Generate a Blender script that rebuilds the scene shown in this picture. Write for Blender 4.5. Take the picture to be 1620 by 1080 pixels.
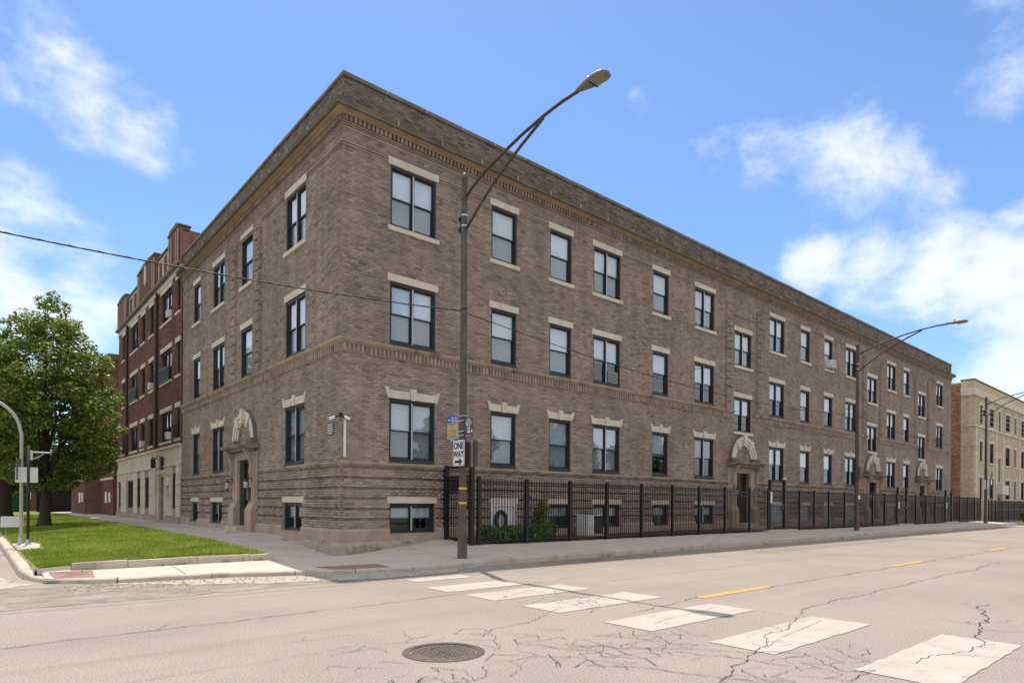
import bpy, bmesh, math, random
import numpy as np
from mathutils import Matrix, Vector
random.seed(7); rng = np.random.default_rng(7)
scn = bpy.context.scene
for o in list(bpy.data.objects): bpy.data.objects.remove(o)

# ------------------------------------------------------------------ camera
FWD = math.radians(49.358); ROLL = math.atan(0.00635)
cam_d = bpy.data.cameras.new('camera'); cam = bpy.data.objects.new('camera', cam_d)
scn.collection.objects.link(cam); scn.camera = cam
cam_d.sensor_width = 36; cam_d.lens = 36*1000/1620; cam_d.shift_y = (795.7-540)/1620
cam_d.clip_end = 3000; cam_d.clip_start = .05
cam.matrix_world = (Matrix.Translation((-7.196, -15.079, 1.45)) @ Matrix.Rotation(FWD-math.pi/2, 4, 'Z')
                    @ Matrix.Rotation(math.pi/2, 4, 'X') @ Matrix.Rotation(ROLL, 4, 'Z'))

# ------------------------------------------------------------------ sky and sun
SX, SY = .16, .365
sun_dir = Vector((SX, SY, 1)).normalized()
elev = math.asin(sun_dir.z); azim = math.atan2(sun_dir.y, sun_dir.x)
world = bpy.data.worlds.new('World'); scn.world = world; world.use_nodes = True
nt = world.node_tree; N = nt.nodes; LK = nt.links; N.clear()
def wn(t, **kw):
    n = N.new(t)
    for k, v in kw.items(): setattr(n, k, v)
    return n
sky = wn('ShaderNodeTexSky', sky_type='NISHITA', sun_disc=False, sun_elevation=elev,
         sun_rotation=math.pi/2-azim, altitude=200, air_density=1.0, dust_density=.35, ozone_density=2.2)
tc = wn('ShaderNodeTexCoord')
def wmath(op, a, b=None, clamp=False):
    n = wn('ShaderNodeMath', operation=op, use_clamp=clamp)
    for i, v in enumerate((a, b)):
        if v is None: continue
        if isinstance(v, (int, float)): n.inputs[i].default_value = v
        else: LK.new(v, n.inputs[i])
    return n.outputs[0]
sep = wn('ShaderNodeSeparateXYZ'); LK.new(tc.outputs['Generated'], sep.inputs[0])
zz = wmath('MAXIMUM', sep.outputs['Z'], 0.0)
den = wmath('ADD', zz, .22)
comb = wn('ShaderNodeCombineXYZ')
LK.new(wmath('DIVIDE', sep.outputs['X'], den), comb.inputs[0]); LK.new(wmath('DIVIDE', sep.outputs['Y'], den), comb.inputs[1])
n1 = wn('ShaderNodeTexNoise'); n1.inputs['Scale'].default_value = 5.2; n1.inputs['Detail'].default_value = 9; n1.inputs['Roughness'].default_value = .62
n1.inputs['Distortion'].default_value = .15
mpn = wn('ShaderNodeMapping'); mpn.inputs['Scale'].default_value = (1, 1, 1.5); mpn.inputs['Location'].default_value = (2.1, .7, .3); LK.new(tc.outputs['Generated'], mpn.inputs[0]); LK.new(mpn.outputs[0], n1.inputs['Vector'])
# the clouds of this sky: heaps in view, and cover all round thickened for fill light
heaps = [
    ((0.082, 0.854, 0.513), 0.07, 0.2),
    ((0.044, 0.879, 0.474), 0.08, 0.15),
    ((0.096, 0.879, 0.468), 0.09, 0.2),
    ((0.154, 0.879, 0.451), 0.07, 0.2),
    ((0.012, 0.866, 0.499), 0.08, 0.14),
    ((0.202, 0.874, 0.443), 0.04, 0.14),
    ((0.037, 0.955, 0.293), 0.1, 0.34),
    ((0.093, 0.957, 0.276), 0.08, 0.34),
    ((-0.040, 0.970, 0.241), 0.12, 0.34),
    ((0.056, 0.967, 0.247), 0.11, 0.34),
    ((0.127, 0.959, 0.253), 0.06, 0.28),
    ((0.841, 0.333, 0.427), 0.12, 0.2),
    ((0.797, 0.402, 0.452), 0.09, 0.17),
    ((0.884, 0.268, 0.382), 0.09, 0.18),
    ((0.749, 0.474, 0.464), 0.08, 0.13),
    ((0.940, 0.203, 0.273), 0.08, 0.32),
    ((0.920, 0.257, 0.294), 0.08, 0.32),
    ((0.896, 0.315, 0.312), 0.07, 0.31),
    ((0.865, 0.374, 0.334), 0.06, 0.27),
    ((0.954, 0.141, 0.263), 0.1, 0.3),
    ((0.861, 0.182, 0.475), 0.07, 0.19),
    ((0.841, 0.146, 0.521), 0.09, 0.22),
    ((0.667, 0.526, 0.527), 0.03, 0.19),
    ((0.968, 0.190, 0.163), 0.06, 0.3),
    ((0.980, 0.133, 0.149), 0.12, 0.28),
]
tot = None
for d, w, a in heaps:
    vm = wn('ShaderNodeVectorMath', operation='DISTANCE'); LK.new(tc.outputs['Generated'], vm.inputs[0]); vm.inputs[1].default_value = d
    q = wmath('DIVIDE', vm.outputs['Value'], w); q = wmath('MULTIPLY', q, q); q = wmath('MULTIPLY', q, -1.0)
    g = wmath('MULTIPLY', wmath('EXPONENT', q), a)
    tot = g if tot is None else wmath('MAXIMUM', tot, g)
n2 = wn('ShaderNodeTexNoise'); n2.inputs['Scale'].default_value = .9; n2.inputs['Detail'].default_value = 2
LK.new(comb.outputs[0], n2.inputs['Vector'])
cov = wmath('MULTIPLY', wmath('SUBTRACT', n2.outputs['Fac'], .17), 1.2)     # broken cover elsewhere, made denser out of view to add whiter fill light
for d, w in (((0.549, 0.620, 0.560), .40), ((0.762, 0.501, 0.410), .30), ((0.241, 0.906, 0.348), .3), ((0.913, 0.180, 0.366), .25)):                    # the wide blue gap over the building
    vm = wn('ShaderNodeVectorMath', operation='DISTANCE'); LK.new(tc.outputs['Generated'], vm.inputs[0]); vm.inputs[1].default_value = d
    q = wmath('DIVIDE', vm.outputs['Value'], w); q = wmath('MULTIPLY', q, q); q = wmath('EXPONENT', wmath('MULTIPLY', q, -1.0))
    cov = wmath('SUBTRACT', cov, wmath('MULTIPLY', q, .9))
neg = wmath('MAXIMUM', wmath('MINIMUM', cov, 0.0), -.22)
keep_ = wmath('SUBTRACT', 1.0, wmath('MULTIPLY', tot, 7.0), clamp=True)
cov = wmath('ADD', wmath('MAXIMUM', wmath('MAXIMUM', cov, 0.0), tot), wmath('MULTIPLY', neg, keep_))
dens = wmath('SUBTRACT', wmath('ADD', n1.outputs['Fac'], cov), .585)
mr = wn('ShaderNodeMapRange', interpolation_type='SMOOTHSTEP'); mr.inputs['From Min'].default_value = 0.0; mr.inputs['From Max'].default_value = .34
LK.new(dens, mr.inputs['Value'])
# thick parts turn a little grey underneath
mr2 = wn('ShaderNodeMapRange'); mr2.inputs['From Min'].default_value = .18; mr2.inputs['From Max'].default_value = .5
mr2.inputs['To Min'].default_value = 1.0; mr2.inputs['To Max'].default_value = .68
LK.new(dens, mr2.inputs['Value'])
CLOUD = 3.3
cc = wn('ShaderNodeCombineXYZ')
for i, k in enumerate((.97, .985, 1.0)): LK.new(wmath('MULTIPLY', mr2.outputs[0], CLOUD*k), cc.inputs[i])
tint = wn('ShaderNodeVectorMath', operation='MULTIPLY'); LK.new(sky.outputs[0], tint.inputs[0]); tint.inputs[1].default_value = (.385, .45, .52)
mx = wn('ShaderNodeMix', data_type='RGBA')
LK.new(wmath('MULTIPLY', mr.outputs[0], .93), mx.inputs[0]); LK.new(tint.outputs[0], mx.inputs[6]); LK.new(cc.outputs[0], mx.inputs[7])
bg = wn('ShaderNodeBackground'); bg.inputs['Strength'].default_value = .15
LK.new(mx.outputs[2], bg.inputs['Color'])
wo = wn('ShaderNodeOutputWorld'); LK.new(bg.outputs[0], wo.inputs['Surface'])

sun_d = bpy.data.lights.new('sun', 'SUN'); sun_d.energy = 2.0; sun_d.angle = math.radians(.53); sun_d.color = (1, .91, .80)
sun = bpy.data.objects.new('sun', sun_d); scn.collection.objects.link(sun)
sun.rotation_euler = sun_dir.to_track_quat('Z', 'Y').to_euler()
vs = scn.view_settings; vs.view_transform = 'Standard'; vs.look = 'None'; vs.exposure = 1.32; vs.gamma = 1; vs.use_curve_mapping = False
scn.render.engine = 'CYCLES'
scn.cycles.max_bounces = 6; scn.cycles.transparent_max_bounces = 12

# ------------------------------------------------------------------ helpers
COL = scn.collection
def link(o, parent=None):
    COL.objects.link(o)
    if parent is not None: o.parent = parent
    return o
def tag(o, label=None, cat=None, group=None, kind=None):
    if label: o['label'] = label
    if cat: o['category'] = cat
    if group: o['group'] = group
    if kind: o['kind'] = kind
    return o
def empty(name, loc=(0, 0, 0), rz=0, parent=None):
    o = bpy.data.objects.new(name, None); o.empty_display_size = .2
    o.location = loc; o.rotation_euler = (0, 0, rz); return link(o, parent)
class MB:
    def __init__(s): s.v = []; s.f = []
    def add(s, vs_, fs):
        b = len(s.v); s.v += [tuple(p) for p in vs_]; s.f += [tuple(i+b for i in f) for f in fs]; return s
    def box(s, x0, x1, y0, y1, z0, z1):
        return s.add([(x0, y0, z0), (x1, y0, z0), (x1, y1, z0), (x0, y1, z0), (x0, y0, z1), (x1, y0, z1), (x1, y1, z1), (x0, y1, z1)],
                     [(3, 2, 1, 0), (4, 5, 6, 7), (0, 1, 5, 4), (1, 2, 6, 5), (2, 3, 7, 6), (3, 0, 4, 7)])
    def bbox(s, x0, x1, y0, y1, z0, z1, b=.01):
        """box with chamfered long edges"""
        bm = bmesh.new(); bmesh.ops.create_cube(bm, size=1)
        for v in bm.verts:
            v.co = Vector(((x0+x1)/2+v.co.x*(x1-x0), (y0+y1)/2+v.co.y*(y1-y0), (z0+z1)/2+v.co.z*(z1-z0)))
        bmesh.ops.bevel(bm, geom=bm.edges[:], offset=b, segments=1, affect='EDGES')
        bm.verts.index_update()
        s.add([v.co[:] for v in bm.verts], [[v.index for v in f.verts] for f in bm.faces]); bm.free(); return s
    def prism(s, poly, a0, a1, fn):
        """poly of (u,v); fn(u,v,a) -> xyz; extruded from a0 to a1"""
        n = len(poly)
        vs_ = [fn(u, v, a0) for u, v in poly]+[fn(u, v, a1) for u, v in poly]
        fs = [tuple(range(n-1, -1, -1)), tuple(range(n, 2*n))]+[(i, (i+1) % n, n+(i+1) % n, n+i) for i in range(n)]
        return s.add(vs_, fs)
    def tube(s, pts, rad, n=8, cap=True):
        pts = [Vector(p) for p in pts]
        if not hasattr(rad, '__len__'): rad = [rad]*len(pts)
        vs_ = []; up = None
        for i, p in enumerate(pts):
            t = (pts[min(i+1, len(pts)-1)]-pts[max(i-1, 0)]).normalized()
            if up is None:
                up = Vector((0, 0, 1)) if abs(t.z) < .9 else Vector((1, 0, 0))
            a = t.cross(up).normalized(); b = a.cross(t).normalized(); up = b
            for k in range(n):
                q = 2*math.pi*k/n; vs_.append((p+(a*math.cos(q)+b*math.sin(q))*rad[i])[:])
        fs = [(i*n+k, i*n+(k+1) % n, (i+1)*n+(k+1) % n, (i+1)*n+k) for i in range(len(pts)-1) for k in range(n)]
        if cap: fs += [tuple(range(n-1, -1, -1)), tuple(range((len(pts)-1)*n, len(pts)*n))]
        return s.add(vs_, fs)
    def lathe(s, prof, c=(0, 0, 0), n=16):
        vs_ = []; 
        for r, z in prof:
            for k in range(n):
                q = 2*math.pi*k/n; vs_.append((c[0]+r*math.cos(q), c[1]+r*math.sin(q), c[2]+z))
        fs = [(i*n+k, i*n+(k+1) % n, (i+1)*n+(k+1) % n, (i+1)*n+k) for i in range(len(prof)-1) for k in range(n)]
        fs += [tuple(range(n-1, -1, -1)), tuple(range((len(prof)-1)*n, len(prof)*n))]
        return s.add(vs_, fs)
    def mesh(s, name, mat, smooth=False):
        me = bpy.data.meshes.new(name); me.from_pydata(s.v, [], s.f)
        if mat: me.materials.append(mat)
        if smooth: me.polygons.foreach_set('use_smooth', [True]*len(me.polygons))
        me.update(); return me
    def build(s, name, mat, parent=None, smooth=False, loc=None, rz=0):
        o = bpy.data.objects.new(name, s.mesh(name, mat, smooth))
        if loc is not None: o.location = loc
        if rz: o.rotation_euler = (0, 0, rz)
        return link(o, parent)
def inst(name, me, parent=None, loc=(0, 0, 0), rz=0):
    o = bpy.data.objects.new(name, me); o.location = loc; o.rotation_euler = (0, 0, rz); return link(o, parent)
def np_mesh(name, V, Fq, mat):
    """fast mesh from numpy quads"""
    me = bpy.data.meshes.new(name); nv, nf = len(V), len(Fq); k = Fq.shape[1]
    me.vertices.add(nv); me.vertices.foreach_set('co', V.astype(np.float32).ravel())
    me.loops.add(nf*k); me.loops.foreach_set('vertex_index', Fq.astype(np.int32).ravel())
    me.polygons.add(nf); me.polygons.foreach_set('loop_start', np.arange(0, nf*k, k, dtype=np.int32))
    me.update(calc_edges=True); me.materials.append(mat); return me

# ------------------------------------------------------------------ materials
def mat(name, col, rough=.8, metal=0, spec=.3, bump=0, bscale=40, var=0, vscale=3, detail=6, emit=None, coords='Object', stains=None, speck=None):
    """col: base colour; var: brightness mottling amount; stains: (colour, scale, threshold, strength)"""
    m = bpy.data.materials.new(name); m.use_nodes = True; t = m.node_tree; b = t.nodes['Principled BSDF']
    b.inputs['Roughness'].default_value = rough; b.inputs['Metallic'].default_value = metal
    b.inputs['Specular IOR Level'].default_value = spec
    c4 = (*col, 1); b.inputs['Base Color'].default_value = c4
    if not (var or bump or stains or speck): return m
    co = t.nodes.new('ShaderNodeNewGeometry').outputs['Position'] if coords == 'World' else t.nodes.new('ShaderNodeTexCoord').outputs['Object']
    cur = None
    if var:
        n = t.nodes.new('ShaderNodeTexNoise'); n.inputs['Scale'].default_value = vscale; n.inputs['Detail'].default_value = detail; n.inputs['Roughness'].default_value = .62
        t.links.new(co, n.inputs['Vector'])
        r = t.nodes.new('ShaderNodeValToRGB'); r.color_ramp.elements[0].position = .3; r.color_ramp.elements[1].position = .7
        r.color_ramp.elements[0].color = (*[c*(1-var) for c in col], 1); r.color_ramp.elements[1].color = (*[min(1, c*(1+var)) for c in col], 1)
        t.links.new(n.outputs['Fac'], r.inputs[0]); cur = r.outputs[0]
    for st in (stains or []):
        sc, scale, thr, amt = st[:4]
        n = t.nodes.new('ShaderNodeTexNoise'); n.inputs['Scale'].default_value = scale; n.inputs['Detail'].default_value = 7; n.inputs['Roughness'].default_value = .65
        if len(st) > 4:
            mp = t.nodes.new('ShaderNodeMapping'); mp.inputs['Scale'].default_value = st[4]; t.links.new(co, mp.inputs[0]); t.links.new(mp.outputs[0], n.inputs['Vector'])
        else: t.links.new(co, n.inputs['Vector'])
        r = t.nodes.new('ShaderNodeMapRange'); r.inputs['From Min'].default_value = thr; r.inputs['From Max'].default_value = thr+.14; r.inputs['To Max'].default_value = amt
        t.links.new(n.outputs['Fac'], r.inputs[0])
        x = t.nodes.new('ShaderNodeMix'); x.data_type = 'RGBA'; t.links.new(r.outputs[0], x.inputs[0])
        if cur: t.links.new(cur, x.inputs[6])
        else: x.inputs[6].default_value = c4
        x.inputs[7].default_value = (*sc, 1); cur = x.outputs[2]
    if speck:
        sc, scale, amt = speck
        n = t.nodes.new('ShaderNodeTexNoise'); n.inputs['Scale'].default_value = scale; n.inputs['Detail'].default_value = 3; n.inputs['Roughness'].default_value = .8
        t.links.new(co, n.inputs['Vector'])
        r = t.nodes.new('ShaderNodeMapRange'); r.inputs['From Min'].default_value = .35; r.inputs['From Max'].default_value = .65; r.inputs['To Min'].default_value = 1-amt; r.inputs['To Max'].default_value = 1+amt
        t.links.new(n.outputs['Fac'], r.inputs[0])
        x = t.nodes.new('ShaderNodeVectorMath'); x.operation = 'SCALE'
        if cur: t.links.new(cur, x.inputs[0])
        else: x.inputs[0].default_value = col
        t.links.new(r.outputs[0], x.inputs['Scale']); cur = x.outputs[0]
    if cur: t.links.new(cur, b.inputs['Base Color'])
    if bump:
        n = t.nodes.new('ShaderNodeTexNoise'); n.inputs['Scale'].default_value = bscale; n.inputs['Detail'].default_value = 5
        t.links.new(co, n.inputs['Vector'])
        bp = t.nodes.new('ShaderNodeBump'); bp.inputs['Strength'].default_value = bump; bp.inputs['Distance'].default_value = .02
        t.links.new(n.outputs['Fac'], bp.inputs['Height']); t.links.new(bp.outputs[0], b.inputs['Normal'])
    return m
def brick_mat(name, cols, patch=.18, soot=None, fine=.12):
    """each brick its own tone (island / object random), weather patches over the wall"""
    m = bpy.data.materials.new(name); m.use_nodes = True; t = m.node_tree; b = t.nodes['Principled BSDF']
    b.inputs['Roughness'].default_value = .88; b.inputs['Specular IOR Level'].default_value = .2
    g = t.nodes.new('ShaderNodeNewGeometry'); oi = t.nodes.new('ShaderNodeObjectInfo')
    a = t.nodes.new('ShaderNodeMath'); a.operation = 'ADD'; t.links.new(g.outputs['Random Per Island'], a.inputs[0]); t.links.new(oi.outputs['Random'], a.inputs[1])
    fr = t.nodes.new('ShaderNodeMath'); fr.operation = 'FRACT'; t.links.new(a.outputs[0], fr.inputs[0])
    r = t.nodes.new('ShaderNodeValToRGB'); cr = r.color_ramp; cr.interpolation = 'LINEAR'
    while len(cr.elements) < len(cols): cr.elements.new(.5)
    for i, (p, c) in enumerate(cols): cr.elements[i].position = p; cr.elements[i].color = (*c, 1)
    t.links.new(fr.outputs[0], r.inputs[0])
    cur = r.outputs[0]
    for sc, amt, rough in ((.55, patch, .6), (1.9, patch*.7, .6), (26, fine, .7), (-1.5, patch*1.1, .6)):
        n = t.nodes.new('ShaderNodeTexNoise'); n.inputs['Scale'].default_value = abs(sc); n.inputs['Detail'].default_value = 6; n.inputs['Roughness'].default_value = rough
        if sc < 0:
            mp = t.nodes.new('ShaderNodeMapping'); mp.inputs['Scale'].default_value = (1.5, 1.5, .16); t.links.new(g.outputs['Position'], mp.inputs[0]); t.links.new(mp.outputs[0], n.inputs['Vector'])
        else: t.links.new(g.outputs['Position'], n.inputs['Vector'])
        mr_ = t.nodes.new('ShaderNodeMapRange'); mr_.inputs['From Min'].default_value = .3; mr_.inputs['From Max'].default_value = .7
        mr_.inputs['To Min'].default_value = 1-amt; mr_.inputs['To Max'].default_value = 1+amt; t.links.new(n.outputs['Fac'], mr_.inputs[0])
        v = t.nodes.new('ShaderNodeVectorMath'); v.operation = 'SCALE'; t.links.new(cur, v.inputs[0]); t.links.new(mr_.outputs[0], v.inputs['Scale']); cur = v.outputs[0]
    t.links.new(cur, b.inputs['Base Color'])
    n = t.nodes.new('ShaderNodeTexNoise'); n.inputs['Scale'].default_value = 90; t.links.new(g.outputs['Position'], n.inputs['Vector'])
    bp = t.nodes.new('ShaderNodeBump'); bp.inputs['Strength'].default_value = .35; bp.inputs['Distance'].default_value = .006
    t.links.new(n.outputs['Fac'], bp.inputs['Height']); t.links.new(bp.outputs[0], b.inputs['Normal'])
    return m
def glass_mat(name, refl=.12, tint=(.9, .95, 1)):
    m = bpy.data.materials.new(name); m.use_nodes = True; t = m.node_tree; t.nodes.remove(t.nodes['Principled BSDF'])
    out = [n for n in t.nodes if n.type == 'OUTPUT_MATERIAL'][0]
    tr = t.nodes.new('ShaderNodeBsdfTransparent'); tr.inputs[0].default_value = (*[.95*c for c in tint], 1)
    gl = t.nodes.new('ShaderNodeBsdfGlossy'); gl.inputs['Roughness'].default_value = .015; gl.inputs[0].default_value = (.95, .97, 1, 1)
    fn = t.nodes.new('ShaderNodeFresnel'); fn.inputs[0].default_value = 1.5
    a = t.nodes.new('ShaderNodeMath'); a.operation = 'ADD'; a.use_clamp = True; a.inputs[1].default_value = refl; t.links.new(fn.outputs[0], a.inputs[0])
    n = t.nodes.new('ShaderNodeTexNoise'); n.inputs['Scale'].default_value = 1.3; tc_ = t.nodes.new('ShaderNodeNewGeometry')
    bf = t.nodes.new('ShaderNodeMath'); bf.operation = 'SUBTRACT'; bf.inputs[0].default_value = 1; t.links.new(tc_.outputs['Backfacing'], bf.inputs[1])
    a2 = t.nodes.new('ShaderNodeMath'); a2.operation = 'MULTIPLY'; t.links.new(a.outputs[0], a2.inputs[0]); t.links.new(bf.outputs[0], a2.inputs[1]); a = a2; t.links.new(tc_.outputs['Position'], n.inputs['Vector'])
    bp = t.nodes.new('ShaderNodeBump'); bp.inputs['Strength'].default_value = .04; bp.inputs['Distance'].default_value = .02; t.links.new(n.outputs['Fac'], bp.inputs['Height']); t.links.new(bp.outputs[0], gl.inputs['Normal'])
    mx_ = t.nodes.new('ShaderNodeMixShader'); t.links.new(a.outputs[0], mx_.inputs[0]); t.links.new(tr.outputs[0], mx_.inputs[1]); t.links.new(gl.outputs[0], mx_.inputs[2])
    t.links.new(mx_.outputs[0], out.inputs['Surface']); return m
def leaf_mat(name, cols, trans=.35, rough=.5):
    m = bpy.data.materials.new(name); m.use_nodes = True; t = m.node_tree; b = t.nodes['Principled BSDF']
    out = [n for n in t.nodes if n.type == 'OUTPUT_MATERIAL'][0]
    g = t.nodes.new('ShaderNodeNewGeometry'); r = t.nodes.new('ShaderNodeValToRGB'); cr = r.color_ramp
    while len(cr.elements) < len(cols): cr.elements.new(.5)
    for i, (p, c) in enumerate(cols): cr.elements[i].position = p; cr.elements[i].color = (*c, 1)
    nz = t.nodes.new('ShaderNodeTexNoise'); nz.inputs['Scale'].default_value = .9; nz.inputs['Detail'].default_value = 3; t.links.new(g.outputs['Position'], nz.inputs['Vector'])
    m1 = t.nodes.new('ShaderNodeMapRange'); m1.inputs['From Min'].default_value = .35; m1.inputs['From Max'].default_value = .65; m1.inputs['To Min'].default_value = -.28; m1.inputs['To Max'].default_value = .28; t.links.new(nz.outputs['Fac'], m1.inputs[0])
    ad = t.nodes.new('ShaderNodeMath'); ad.operation = 'ADD'; ad.use_clamp = True; t.links.new(g.outputs['Random Per Island'], ad.inputs[0]); t.links.new(m1.outputs[0], ad.inputs[1])
    t.links.new(ad.outputs[0], r.inputs[0]); t.links.new(r.outputs[0], b.inputs['Base Color'])
    b.inputs['Roughness'].default_value = rough; b.inputs['Specular IOR Level'].default_value = .35
    tl = t.nodes.new('ShaderNodeBsdfTranslucent'); t.links.new(r.outputs[0], tl.inputs[0])
    mx_ = t.nodes.new('ShaderNodeMixShader'); mx_.inputs[0].default_value = trans
    t.links.new(b.outputs[0], mx_.inputs[1]); t.links.new(tl.outputs[0], mx_.inputs[2]); t.links.new(mx_.outputs[0], out.inputs['Surface'])
    return m
BR = [(0, (.19, .151, .131)), (.05, (.26, .202, .174)), (.3, (.315, .243, .208)), (.6, (.343, .264, .224)), (.85, (.37, .287, .244)), (1, (.41, .322, .275))]
M = {}
M['brick'] = brick_mat('brown_brick', BR, patch=.16)
M['mortar'] = mat('brown_mortar', (.36, .28, .235), .95, var=.18, vscale=2, coords='World')
M['parapet_brick'] = brick_mat('parapet_brick', [(0, (.115, .092, .078)), (.15, (.165, .13, .11)), (.5, (.215, .168, .142)), (1, (.27, .212, .18))], patch=.2)
M['redbrick'] = brick_mat('red_brick', [(0, (.13, .062, .044)), (.5, (.195, .092, .066)), (1, (.245, .122, .09))], patch=.15)
M['redmortar'] = mat('red_mortar', (.22, .125, .098), .95, var=.15, vscale=2, coords='World')
M['yellowbrick'] = brick_mat('yellow_brick', [(0, (.48, .38, .265)), (.5, (.57, .465, .335)), (1, (.65, .545, .405))], patch=.12)
M['yellowmortar'] = mat('yellow_mortar', (.58, .45, .29), .95, var=.12, vscale=2, coords='World')
M['orangebrick'] = brick_mat('orange_brick', [(0, (.2, .10, .055)), (.5, (.32, .17, .095)), (1, (.42, .24, .15))], patch=.15)
M['stone'] = mat('limestone', (.64, .555, .455), .85, var=.14, vscale=2.5, bump=.15, bscale=30, coords='World', stains=[((.16, .13, .10), 1.6, .6, .5)])
M['stone_brown'] = mat('brown_sandstone', (.42, .325, .25), .88, var=.2, vscale=2.2, bump=.2, bscale=25, coords='World', stains=[((.1, .085, .07), 1.1, .56, .6)])
M['stone_base'] = mat('base_stone', (.40, .30, .235), .9, var=.22, vscale=1.6, bump=.2, bscale=25, coords='World', stains=[((.36, .31, .25), 1.4, .58, .7), ((.1, .1, .05), 2.2, .62, .6)])
M['ledge'] = mat('mossy_concrete', (.40, .335, .265), .92, var=.2, vscale=2, bump=.2, bscale=20, coords='World', stains=[((.12, .11, .03), 1.7, .52, .85), ((.5, .46, .4), 3.2, .6, .6)])
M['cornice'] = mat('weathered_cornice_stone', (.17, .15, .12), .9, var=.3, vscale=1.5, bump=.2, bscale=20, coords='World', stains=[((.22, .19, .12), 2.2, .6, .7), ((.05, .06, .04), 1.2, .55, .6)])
M['bed'] = mat('tan_bed_mould', (.36, .26, .17), .85, var=.2, vscale=1.6, coords='World', stains=[((.16, .11, .07), 1.4, .58, .6)])
M['belt'] = mat('tan_belt_stone', (.38, .285, .21), .87, var=.25, vscale=2, bump=.15, bscale=25, coords='World', stains=[((.11, .085, .065), 1.3, .52, .8)])
M['lash'] = mat('lashing_wire', (.10, .10, .07), .6)
M['joint'] = mat('pale_joint_mortar', (.5, .45, .36), .9)
M['frame'] = mat('charcoal_window_frame', (.028, .029, .032), .45, spec=.4, var=.15, vscale=4)
M['casing'] = mat('brown_window_casing', (.06, .05, .046), .6, var=.15, vscale=5)
M['mull'] = mat('pale_mullion_cover', (.42, .47, .55), .4, spec=.5)
M['glass'] = glass_mat('window_glass', .17)
M['glass_dark'] = glass_mat('door_glass', .10)
M['blind'] = mat('white_blind', (.86, .86, .84), .8)
M['curtain'] = mat('cream_curtain', (.8, .78, .72), .9, var=.1, vscale=6)
M['shade'] = mat('grey_roller_shade', (.5, .53, .54), .85)
M['room'] = mat('dim_room', (.02, .02, .022), .95)
M['gblock'] = mat('glass_block', (.33, .42, .45), .25, spec=.6, var=.3, vscale=9)
M['black'] = mat('black_painted_iron', (.011, .010, .011), .42, spec=.45, var=.3, vscale=6)
M['pole'] = mat('rusty_brown_pole', (.10, .08, .066), .6, spec=.35, var=.25, vscale=3, bump=.08, bscale=30, stains=[((.11, .05, .028), 2.0, .56, .7), ((.1, .09, .08), 5, .62, .5)])
M['arm'] = mat('brown_painted_arm', (.075, .05, .042), .5, spec=.4, var=.2, vscale=3)
M['lamp'] = mat('grey_lamp_housing', (.2, .19, .16), .5, spec=.4, var=.15, vscale=6)
M['lens'] = mat('lamp_lens', (.28, .25, .19), .2, spec=.6)
M['galv'] = mat('galvanised_steel', (.46, .46, .45), .4, metal=.5, var=.12, vscale=8)
M['steel'] = mat('bright_clamp_steel', (.6, .6, .62), .3, metal=.9)
M['white'] = mat('white_sign_paint', (.78, .78, .76), .45)
M['ink'] = mat('black_sign_ink', (.015, .015, .016), .5)
M['blue'] = mat('blue_sign_paint', (.025, .13, .46), .4)
M['tan'] = mat('tan_sign_paint', (.52, .41, .24), .5)
M['slate'] = mat('slate_sign_paint', (.075, .085, .105), .45)
M['maroon'] = mat('maroon_sign_paint', (.14, .012, .03), .45)
M['yellow'] = mat('yellow_tape', (.72, .50, .02), .5)
M['oldac'] = mat('old_grey_metal', (.26, .25, .235), .6, var=.15, vscale=8)
M['cable'] = mat('black_cable', (.018, .02, .017), .6)
M['door'] = mat('black_door', (.016, .016, .018), .35, spec=.5)
M['metal_white'] = mat('white_painted_metal', (.76, .76, .75), .45, var=.06, vscale=8)
M['acgrille'] = mat('grey_grille', (.16, .16, .155), .5)
M['mulch'] = mat('red_mulch', (.12, .045, .03), .95, var=.4, vscale=14, bump=.6, bscale=60)
M['bark'] = mat('dark_bark', (.055, .042, .033), .95, var=.35, vscale=8, bump=.7, bscale=25)
M['concrete'] = mat('sidewalk_concrete', (.535, .468, .405), .9, var=.1, vscale=1.2, bump=.12, bscale=60, coords='World', stains=[((.45, .39, .335), .9, .57, .5), ((.64, .57, .49), 2.6, .62, .4)], speck=(None, 70, .07))
M['concrete_old'] = mat('old_kerb_concrete', (.50, .425, .345), .92, var=.16, vscale=2, bump=.25, bscale=40, coords='World', stains=[((.2, .18, .15), 2.4, .56, .6)], speck=(None, 60, .1))
M['tactile'] = mat('brick_red_tactile', (.31, .18, .165), .8, var=.15, vscale=6)
M['iron'] = mat('cast_iron', (.11, .088, .076), .6, metal=.25, spec=.4, var=.3, vscale=14, bump=.2, bscale=40)
M['green_screen'] = mat('green_mesh_screen', (.02, .075, .045), .8)
M['black_screen'] = mat('black_mesh_screen', (.012, .012, .013), .8, var=.2, vscale=2)
M['roof'] = mat('roof_felt', (.1, .1, .1), .95)
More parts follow.
